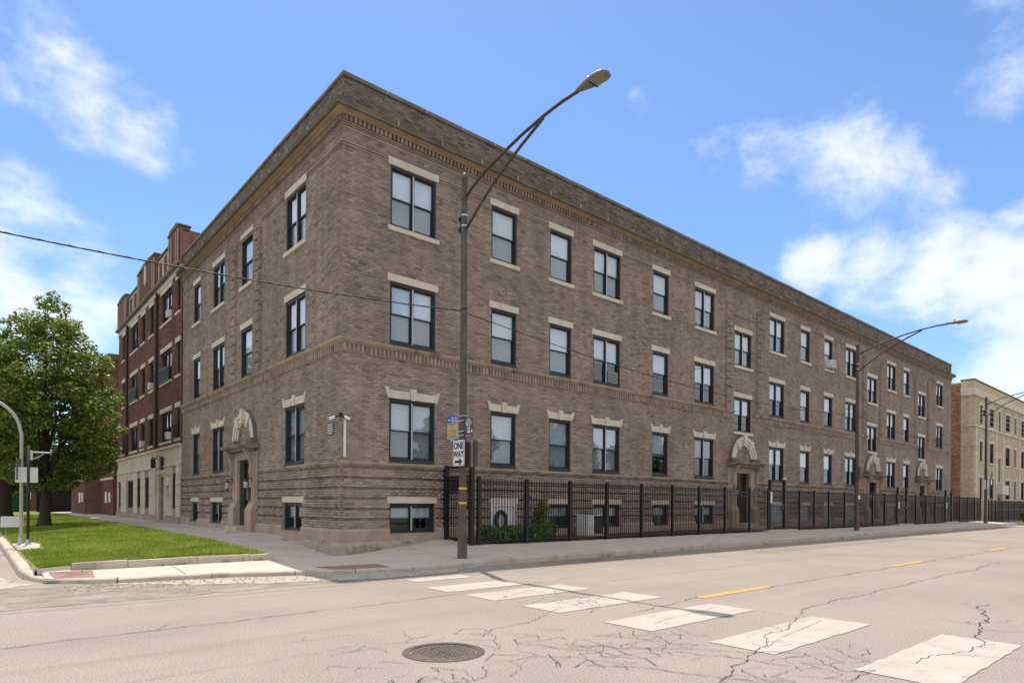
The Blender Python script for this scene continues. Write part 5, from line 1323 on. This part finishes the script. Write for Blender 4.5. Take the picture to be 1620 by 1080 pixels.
wb_ = MB(); panel(wb_, -YE, -YS, 4.0, 13.55, ops, RBX, .4); wb_.build('wall', M['redmortar'], rb, loc=(0, -15.9, 0), rz=RZL)
wb_ = MB(); panel(wb_, -YE, -YS, 0, 4.0, ops, RBX, .4); wb_.build('ground_floor_wall', M['stone_base'], rb, loc=(0, -15.9, 0), rz=RZL)
rm = MB().add([(.8, YS, 0), (.8, YE, 0), (.8, YE, 13), (.8, YS, 13)], [(0, 1, 2, 3)]).build('interior', M['room'], rb, loc=(0, -15.9, 0))
MB().add([(RBX, YE, 0), (12, YE, 0), (12, YE, 13.5), (RBX, YE, 13.5)], [(0, 1, 2, 3)]).add([(RBX, YS, 11), (12, YS, 11), (12, YS, 13.6), (RBX, YS, 13.6)], [(0, 1, 2, 3)]).add([(RBX+.2, YS, 13.0), (12, YS, 13.0), (12, YE, 13.0), (RBX+.2, YE, 13.0)], [(0, 1, 2, 3)]).build('end_wall', M['redmortar'], rb, loc=(0, -15.9, 0))
def rbp(name, m, b): return b.build(name, m, rb, loc=(0, -15.9, 0))
blk = [(o[0], o[1], o[2]-.12, o[3]+.22) for o in ops]
fb = facade_bricks(1, -YE, -YS, 4.0, 12.0, blk, M['redbrick'], rb, RBX); fb.location = (RBX, -15.9, 0)
fb = facade_bricks(1, -YE, -YS, 12.25, 13.5, [], M['redbrick'], rb, RBX); fb.location = (RBX, -15.9, 0)
for a, b_, k in rcols:
    for r, (z0, z1) in rows.items():
        h = z1-z0; w = b_-a; fm, pms, leaves, iz0, iz1, mull = win_meshes(k, round(w, 2), h)
        o = inst('window', fm, rb, (RBX, (a+b_)/2-15.9, z0), RZL)
        for kind, me in pms: inst('pane', me, o)
        inst('lintel', MB().bbox(-w/2-.12, w/2+.12, -.035, .05, h, h+.22, .005).mesh('lintel', M['stone']), o)
        inst('sill', MB().bbox(-w/2-.08, w/2+.08, -.07, .1, -.12, -.002, .006).mesh('sill', M['stone']), o)
        if (k == 'd' and r == 3) or (r == 2 and a in (16.26, 29.52)):
            g_ = MB(); n = int(w/.09); g_.box(-w/2-.04, w/2+.04, -.13, -.11, .0, .03).box(-w/2-.04, w/2+.04, -.13, -.11, .62, .65)
            for q in range(n+1): x = -w/2+w*q/n; g_.box(x-.014, x+.014, -.128, -.112, .03, .62)
            inst('guard_rail', g_.mesh('guard_rail', M['black']), o)
        if k == 'd' and random.random() < .7: me = blind_mesh('white', leaves[0][0], leaves[0][1], iz0+.4, iz1); inst('shade', me, o)
# stone ground floor in ashlar blocks
ash = MB()
def ashlar(z0, z1, hrow, wblk):
    n = round((z1-z0)/hrow)
    for r in range(n):
        za, zb = z0+(z1-z0)*r/n, z0+(z1-z0)*(r+1)/n; y = YS
        while y < YE-.02:
            y2 = min(y+wblk*(.75 if (r % 2 and y == YS) else 1), YE); segs = [(y, y2)]
            for o in ops:
                if o[2] < zb-.02 and o[3] > za+.02:
                    a, b_ = -o[1], -o[0]; ns = []
                    for s0, s1 in segs:
                        if b_ <= s0 or a >= s1: ns.append((s0, s1)); continue
                        if a > s0: ns.append((s0, a))
                        if b_ < s1: ns.append((b_, s1))
                    segs = ns
            for s0, s1 in segs:
                if s1-s0 > .05: MB().bbox(RBX-.06, RBX+.03, s0+.006, s1-.006, za+.006, zb-.006, .006).build('ashlar_block', M['ashlar'], rb, loc=(0, -15.9, 0))
            y = y2
ashlar(.75, 3.1, .47, 1.0)
rbp('frieze_band', M['ashlar'], MB().box(RBX-.05, RBX+.02, YS, YE, 3.1, 3.92))
for (a, b_, z0, z1, d) in ((YS, YE, 3.07, 3.16, .11), (YS, YE, 3.92, 4.04, .14)): rbp('stone_moulding', M['ashlar'], MB().bbox(RBX-d, RBX+.02, a, b_, z0, z1, .02))
rbp('plinth', M['stone_base'], MB().box(RBX-.12, RBX+.02, YS, 18.5, .2, .74).box(RBX-.12, RBX+.02, 20.1, YE, .2, .74))
for y0, y1 in ((20.45, 20.9), (28.2, 28.8)): rbp('pier', M['ashlar'], MB().bbox(RBX-.14, RBX, y0, y1, .74, 3.07, .01))
for y in (20.65, 28.5): rbp('downpipe', M['bark'], MB().tube([(RBX-.08, y, 4.05), (RBX-.08, y, 11.9)], .06, 8))
for a, b_, c, d in gcols: rbp('window', M['black'], (lambda q: (ring(q, 0, 1, 0, 1, .1, 0, 1), q)[1])(MB()) if False else MB().box(-.005, .05, a, b_, c, d)); 
for a, b_, c, d in gcols:
    gm_ = MB(); n = max(3, int((b_-a)/.12))
    for q in range(n+1): y = a+.02+(b_-a-.04)*q/n; gm_.box(-.045, -.02, y-.01, y+.01, c, d)
    gm_.box(-.05, -.015, a, b_, c+.05, c+.08).box(-.05, -.015, a, b_, d-.08, d-.05); rbp('window_grille', M['black'], gm_)
rbp('door', M['door'], MB().box(.12, .18, 18.74, 19.88, .5, 2.6)); rbp('door_pane', M['glass_dark'], MB().box(.105, .115, 19.15, 19.45, 1.2, 2.1))
rbp('door_surround', M['ashlar'], MB().bbox(RBX-.12, RBX+.02, 18.5, 18.74, .5, 2.75, .01).bbox(RBX-.12, RBX+.02, 19.88, 20.12, .5, 2.75, .01).bbox(RBX-.16, RBX+.02, 18.45, 20.17, 2.75, 2.95, .02))
rbp('doorstep', M['concrete_old'], MB().bbox(RBX-.5, RBX, 18.5, 20.1, .3, .52, .01))
rbp('lantern_bracket', M['black'], MB().tube([(RBX-.1, 19.9, 3.5), (RBX-.4, 19.9, 3.6), (RBX-.4, 19.6, 3.5)], .025, 6).tube([(RBX-.1, 18.7, 3.5), (RBX-.4, 18.7, 3.6), (RBX-.4, 18.9, 3.5)], .025, 6).bbox(RBX-.5, RBX-.3, 19.5, 19.7, 3.05, 3.5, .03).bbox(RBX-.16, RBX-.1, 19.0, 19.5, 2.95, 3.6, .03))
rbp('notice', M['white'], MB().box(RBX-.075, RBX-.062, 16.2, 16.5, 2.75, 3.2)); rbp('notice', M['white'], MB().box(RBX-.075, RBX-.062, 18.05, 18.35, 2.2, 2.55)); rbp('blue_notice', M['blue'], MB().box(RBX-.078, RBX-.062, 18.07, 18.33, 2.02, 2.19))
# cornice ledge, panels and gabled piers of the parapet
rbp('cornice_band', M['stone'], MB().bbox(RBX-.05, RBX+.02, YS, YE, 11.78, 12.05, .01)); rbp('cornice_ledge', M['cornice_light'], MB().bbox(RBX-.22, RBX+.02, YS, YE, 12.05, 12.2, .03))
rbp('parapet_coping', M['cornice'], MB().bbox(RBX-.05, RBX+.3, YS, YE, 13.5, 13.62, .02))
for y0, y1, zt in ((16.15, 18.15, 13.82), (21.0, 25.35, 13.95), (28.6, 31.55, 13.75)):
    rbp('parapet_pier', M['redbrick'], MB().box(RBX-.10, RBX+.35, y0, y1, 12.21, zt)); ym = (y0+y1)/2
    rbp('pier_cap', M['cornice'], MB().prism([(y0-.08, zt), (y1+.08, zt), (y1+.05, zt+.06), (ym+.6, zt+.2), (ym-.6, zt+.2), (y0-.05, zt+.06)], RBX-.14, RBX+.4, lambda u, v, a: (a, u, v)))
    for y in (y0+.15, y1-.15, y0+.55, y1-.55): rbp('pier_strip', M['stone_brown'], MB().bbox(RBX-.14, RBX-.09, y-.05, y+.05, 12.25, zt-.15, .01))
    for y in (y0-.25, y1+.05): rbp('pier_shoulder', M['redbrick'], MB().bbox(RBX-.07, RBX+.3, y, y+.2, 12.21, zt-.3, .02))
for y0, y1 in ((18.55, 20.6), (25.8, 28.2)):
    p_ = MB()
    for a, b_ in ((0, .5), (.5, 1)): 
        ya, yb = y0+(y1-y0)*a+.06, y0+(y1-y0)*b_-.06; p_.bbox(RBX-.04, RBX, ya, ya+.08, 12.45, 13.3, .005).bbox(RBX-.04, RBX, yb-.08, yb, 12.45, 13.3, .005).bbox(RBX-.04, RBX, ya, yb, 13.3, 13.38, .005).bbox(RBX-.04, RBX, ya, yb, 12.37, 12.45, .005)
    rbp('parapet_panel', M['stone'], p_)
rbp('shield_ornament', M['stone'], MB().prism([(23.0, 13.9), (23.35, 13.9), (23.4, 13.1), (23.18, 12.85), (22.95, 13.1)], RBX-.16, RBX-.09, lambda u, v, a: (a, u, v)))
window_ac(RBX, 18.25, 10.15, 1, 'white air conditioner in the top floor wide window of the red brick building', .42, .33, .26)
window_ac(RBX, 22.16, 7.25, 1, 'white air conditioner in the third floor narrow window of the red brick building', .42, .33, .26)
window_ac(RBX, 18.25, 4.38, 1, 'white air conditioner in the second floor wide window near the brown building', .42, .33, .26)
window_ac(RBX, 24.25, 4.38, 1, 'white air conditioner in the second floor narrow window of the red brick building', .42, .33, .26)
# --- farther red building with projecting bay
fb_ = empty('bay_front_building', (0, 33, 0)); tag(fb_, 'farther red brick house with projecting bay half hidden behind the maple', 'building')
def fbp(name, m, b): return b.build(name, m, fb_, loc=(0, -33, 0))
fbp('wall', M['redmortar'], MB().box(-.08, 10, 33, 38.2, 0, 11).box(-1.0, 10, 38.2, 46, 0, 11))
for (xx, y0, y1) in ((-.08, 33, 38.2), (-1.0, 38.2, 46)):
    bl_ = [(-y, -y+1.0, z, z+1.6) for y in ((35.0, 37.2) if xx > -.5 else (40.6, 43.5)) for z in (4.3, 7.3)]
    o = facade_bricks(1, -y1, -y0, 3.0, 10.4, bl_, M['redbrick'], fb_, 0); o.location = (xx, -33, 0)
    o = facade_bricks(1, -y1, -y0, .5, 2.85, [], M['redbrick'], fb_, 0); o.location = (xx-.02, -33, 0)
    for a, b_, c, d in bl_:
        fm, pms, leaves, iz0, iz1, mull = win_meshes('s', 1.0, 1.6); w_ = inst('window', fm, fb_, (xx-.2, (-a-b_)/2-33, c), RZL)
        for kind, me in pms: inst('pane', me, w_)
        inst('lintel', MB().bbox(-.6, .6, -.0, .25, 1.6, 1.82, .005).mesh('lintel', M['stone']), w_)
        inst('sill', MB().bbox(-.58, .58, .1, .3, -.12, 0, .005).mesh('sill', M['stone']), w_)
    fbp('stone_band', M['stone'], MB().bbox(xx-.08, xx, y0, y1, 2.85, 3.0, .01))
    fbp('white_window', M['white'], MB().box(xx-.06, xx, y0+1.0, y0+1.6, 1.35, 2.0)); fbp('white_window', M['white'], MB().box(xx-.06, xx, y0+2.4, y0+3.1, 1.3, 2.05))
fbp('cornice', M['cornice'], MB().bbox(-.5, .3, 32.7, 38.2, 10.5, 10.95, .05).bbox(-1.4, -.6, 37.9, 46.3, 10.5, 10.95, .05)); fbp('side_cornice', M['cornice'], MB().bbox(.3, 10, 32.7, 33, 10.5, 10.95, .05))
# --- pale yellow brick building at right
yb = empty('yellow_brick_building', (57, 0, 0)); tag(yb, 'pale yellow brick apartment building at the right edge of the street', 'building')
def ybp(name, m, b): return b.build(name, m, yb, loc=(-57, 0, 0))
yw = [(59.15, .95, 8.5, 10.15), (62.6, 1.6, 8.5, 10.15), (68.4, 1.9, 8.5, 10.15), (71.4, .9, 8.5, 10.15), (74.6, 1.6, 8.5, 10.15), (59.15, .95, 5.3, 7.05), (62.6, 1.6, 5.3, 7.05), (68.4, 1.9, 5.3, 7.05), (71.4, .9, 5.3, 7.05), (74.6, 1.6, 5.3, 7.05),
      (59.15, .95, 2.1, 3.9), (62.6, 1.6, 2.1, 3.9), (68.4, 1.9, 2.1, 3.9), (71.4, .9, 2.1, 3.9), (74.6, 1.6, 2.1, 3.9), (65.3, .8, 3.7, 5.9), (65.3, .8, 8.3, 10.2)]
yo = [(x-w/2, x+w/2, a, b_) for x, w, a, b_ in yw]+[(64.8, 65.9, .2, 2.3)]
p_ = MB(); panel(p_, 57, 90, 0, 12, yo, 0, .35); ybp('wall', M['yellowmortar'], p_)
ybp('side_wall', M['yellowmortar'], MB().add([(57, 0, 0), (57, 20, 0), (57, 20, 12.0), (57, 0, 12.0)], [(0, 1, 2, 3)]))
ybp('roof', M['roof'], MB().add([(57, 0, 11.6), (90, 0, 11.6), (90, 20, 11.6), (57, 20, 11.6)], [(0, 1, 2, 3)]))
ybp('interior', M['room'], MB().add([(57.3, .5, 0), (90, .5, 0), (90, .5, 11.5), (57.3, .5, 11.5)], [(0, 1, 2, 3)]))
o = facade_bricks(0, 57, 80, .3, 10.8, [(a, b_, c-.12, d+.2) for a, b_, c, d in yo], M['yellowbrick'], yb, 0, .24, .09); o.location = (-57, 0, 0)
o = facade_bricks(1, -.94, 0, .3, 10.8, [], M['yellowbrick'], yb, 0, .24, .09); o.location = (0, 0, 0)
o = facade_bricks(1, -20, -.94, .3, 11.95, [], M['orangebrick'], yb, 0, .24, .09, 'side_brickwork'); o.location = (0, 0, 0)
for x, w, a, b_ in yw:
    k = 'd' if w > 1.2 else 's'; fm, pms, leaves, iz0, iz1, mull = win_meshes(k, w, b_-a); o = inst('window', fm, yb, (x-57, 0, a))
    for kind, me in pms: inst('pane', me, o)
    h = b_-a; inst('lintel', MB().bbox(-w/2-.2, w/2+.2, -.05, .03, h, h+.22, .01).bbox(-.1, .1, -.08, .03, h+.1, h+.5, .01).mesh('lintel', M['stone']), o); inst('sill', MB().bbox(-w/2-.12, w/2+.12, -.08, .05, -.13, 0, .01).mesh('sill', M['stone']), o)
    for sg in (-1, 1): inst('jamb_stone', MB().bbox(*sorted((sg*(w/2+.01), sg*(w/2+.18))), -.04, .02, .0, h, .01).mesh('jamb_stone', M['stone']), o)
    if w > 1.5: inst('shade', blind_mesh('white', leaves[0][0], leaves[0][1], iz0+.3, iz1), o)
ybp('cornice_band', M['stone'], MB().bbox(56.85, 90, -.12, .0, 10.82, 11.42, .02).bbox(56.86, 57.0, .0, .94, 10.82, 11.42, .02)); ybp('parapet', M['yellowbrick'], MB().box(56.985, 90, .02, .3, 11.42, 12.1).box(56.985, 57.3, .3, .94, 11.42, 12.1)); ybp('coping', M['cornice'], MB().bbox(56.93, 90, -.06, .36, 12.1, 12.22, .02).bbox(56.93, 57.36, .36, 1.0, 12.1, 12.22, .02))
ybp('string_course', M['stone'], MB().bbox(56.9, 90, -.12, .02, 8.2, 8.36, .02).bbox(56.9, 57, .02, .5, 8.2, 8.36, .02))
for xq in (57.55, 64.15, 66.6, 73.1):
    q = MB()
    for k in range(19): z = .6+k*.4; w_ = .3 if k % 2 else .2; q.bbox(xq-w_, xq+w_, -.06, .0, z+.01, z+.38, .01)
    ybp('quoins', M['stone'], q)
for k in range(5): ybp('stone_band', M['stone'], MB().bbox(57.0, 90, -.025, .0, 8.6+k*.42, 8.63+k*.42, .004))
ybp('entrance_hood', M['stone'], MB().bbox(64.3, 66.5, -.5, .0, 2.5, 3.4, .05)); ybp('door', M['door'], MB().box(64.8, 65.9, .2, .25, .2, 2.3))
# fence of the yellow building and the alley
def far_fence(x0, x1, y, label, n_post):
    t = empty('iron_fence', (x0, y, .05)); tag(t, label, 'fence', 'iron fence runs along the pavement')
    for k in range(n_post+1): inst('post', ps, t, ((x1-x0)*k/n_post, 0, .05))
    for dz in (.12, 1.1, 1.85): MB().box(0, x1-x0, -.015, .015, dz, dz+.04).build('rail', M['black'], t)
    n = int((x1-x0)/.14); b = MB()
    for k in range(n): x = (x1-x0)*(k+.5)/n; b.box(x-.011, x+.011, -.01, .01, .05, 1.92)
    tag(b.build('pickets', M['black'], t), kind='stuff')
far_fence(57.2, 84, -1.0, 'black iron fence in front of the yellow brick building', 12)
sheet('far_pavement', 56.6, 200, -3.5, .2, .04, M['concrete']); tag(bpy.data.objects['far_pavement'], kind='structure')
def post_sign(x, y, zb, h, label):
    t = empty('sign_post', (x, y, zb)); tag(t, label, 'sign post'); MB().tube([(0, 0, -.1), (0, 0, h)], .035, 8).build('post', M['black'], t)
    return t
p = post_sign(52.6, -2.2, .15, 3.9, 'dark sign post with small blue plate before the yellow building'); MB().bbox(-.45, -.06, -.02, .02, 2.9, 3.7, .005).build('plate', M['slate'], p); MB().box(-.42, -.09, -.026, -.021, 3.0, 3.35).build('notice', M['white'], p)
p = post_sign(60.5, -3.0, .04, 2.1, 'short dark post with flared foot by the shrub at right'); MB().lathe([(.25, 0), (.25, .04), (.08, .2), (.05, .3)], n=10).build('foot', M['black'], p)

# ------------------------------------------------------------------ far left side
sp = empty('signal_pole', (-6.1, 7.16, lz(-6.1, 7.16))); tag(sp, 'grey street lamp mast with curved arm at the left edge', 'lamp post'); 
pts = [(0, 0, 0), (0, 0, 3.1)]+[(-.02-.9*(1-math.cos(a)), 0, 3.1+.9*math.sin(a)*1.05) for a in np.linspace(.1, 1.35, 8)]+[(-1.6, 0, 4.16), (-2.6, 0, 4.3)]
MB().tube(pts, .043, 12).build('mast', M['galv'], sp, True)
MB().lathe([(.14, 0), (.14, .03), (.075, .06), (.06, .22), (.056, .24)], n=12).build('base', M['galv'], sp)
dp = empty('sign_post', (-5.98, 6.6, lz(-5.98, 6.6))); tag(dp, 'slim black post with bracket standing before the curved grey mast', 'sign post')
MB().tube([(0, 0, 0), (0, 0, 2.75)], .036, 10).build('post', M['black'], dp, True); MB().lathe([(.13, 0), (.13, .02), (.07, .05), (.045, .2)], n=10).build('foot', M['galv'], dp)
MB().bbox(.03, .10, -.02, .02, 2.35, 2.6, .005).bbox(.1, .5, -.02, .02, 2.55, 2.59, .005).tube([(.08, 0, 2.38), (.22, 0, 2.44), (.34, 0, 2.55)], .015, 6).build('bracket', M['galv'], dp)
sb = empty('blank_road_sign', (-6.0, 6.9, 2.15)); tag(sb, 'pale square back of a sign on the curved grey mast', 'road sign'); round_plate(.5, .42, .02, .006).build('plate', M['metal_white'], sb); MB().box(-.22, .22, .004, .02, -.02, .02).build('stiffener', M['galv'], sb)
tb = empty('traffic_sign', (-6.17, 7.0, 2.3), math.radians(75)); tag(tb, 'narrow dark sign seen edge on, on the curved grey mast', 'road sign'); round_plate(.5, .6, .02, .012).build('plate', M['acgrille'], tb)
rs = empty('yard_sign', (-6.05, 12.5, lz(-6.05, 12.5)), math.radians(-8)); tag(rs, 'small white yard sign on the lawn behind the grey mast', 'sign')
MB().bbox(-.34, .28, -.008, .008, .32, .68, .003).build('panel', M['white'], rs); MB().tube([(-.2, 0, -.05), (-.2, 0, .34)], .008, 5).tube([(.2, 0, -.05), (.2, 0, .34)], .008, 5).build('wire_legs', M['galv'], rs)
tx = MB(); random.seed(17)
for i in range(4):
    z = .62-i*.075; a = -.30
    while a < .22: w_ = random.uniform(.03, .1); tx.box(a, min(a+w_, .24), -.0105, -.0082, z-.015, z+.015); a += w_+.02
tx.build('print', M['shade'], rs)
def screen_fence(x0, x1, y, h, m, label, n=6):
    t = empty('screen_fence', (x0, y, .3)); tag(t, label, 'fence')
    for k in range(n): a, b_ = (x1-x0)*k/n+.02, (x1-x0)*(k+1)/n-.02; MB().box(a, b_, -.01, .01, .05, h).build('panel', m, t)
    for k in range(n+1): MB().tube([((x1-x0)*k/n, .03, 0), ((x1-x0)*k/n, .03, h+.08)], .03, 6).build('post', M['black'], t)
    MB().box(0, x1-x0, -.03, .0, h-.02, h+.04).build('rail', M['black'], t)
screen_fence(-3.0, .9, 50, 1.75, M['black_screen'], 'black mesh screen fence across the far end of the lawn', 4)
screen_fence(-5.6, -3.1, 56, 1.35, M['green_screen'], 'green mesh screen fence at the far left beyond the trees', 3)
db = empty('distant_building', (-4, 95, 0)); tag(db, 'distant brick building glimpsed beyond the black screen fence', 'building')
MB().box(0, 9, 0, 8, 0, 6.5).build('wall', M['redbrick'], db); MB().bbox(-.2, 9.2, -.2, 8, 6.5, 6.9, .05).build('cornice', M['cornice'], db)
for i in range(5):
    for j in range(2): o = MB().bbox(.7+i*1.7, 1.6+i*1.7, -.05, .0, 1.6+j*2.4, 3.2+j*2.4, .01).build('window', M['stone'], db); MB().box(.8+i*1.7, 1.5+i*1.7, -.07, -.05, 1.7+j*2.4, 3.1+j*2.4).build('pane', M['room'], o)

# weeds in the gutter and along the wall foot
wd = MB(); random.seed(77)
spots = [(random.uniform(3, 40), curb_y(5)-.03) for _ in range(26)]+[(random.uniform(3.4, 30), -1.2) for _ in range(22)]+[(random.uniform(-5.6, -2.2), -.93) for _ in range(14)]+[(-.32, random.uniform(.2, 3)) for _ in range(5)]+[(random.uniform(-5, 1), curb_y(0)+.2) for _ in range(6)]+[(-2.16, random.uniform(0, 12)) for _ in range(14)]
for x, y in spots:
    z = zs(x, y) if y > curb_y(x)+.1 else .0
    for k in range(random.randint(5, 16)):
        a = random.random()*6.28; h_ = random.uniform(.03, .11); px_, py_ = x+random.gauss(0, .05), y+random.gauss(0, .02); l = random.uniform(.01, .05)
        wd.add([(px_-.006*math.sin(a), py_+.006*math.cos(a), z), (px_+.006*math.sin(a), py_-.006*math.cos(a), z), (px_+l*math.cos(a), py_+l*math.sin(a), z+h_)], [(0, 1, 2)])
tag(wd.build('weeds', M['blade']), 'small green weeds growing along kerbs and pavement edges', 'weeds', kind='stuff')
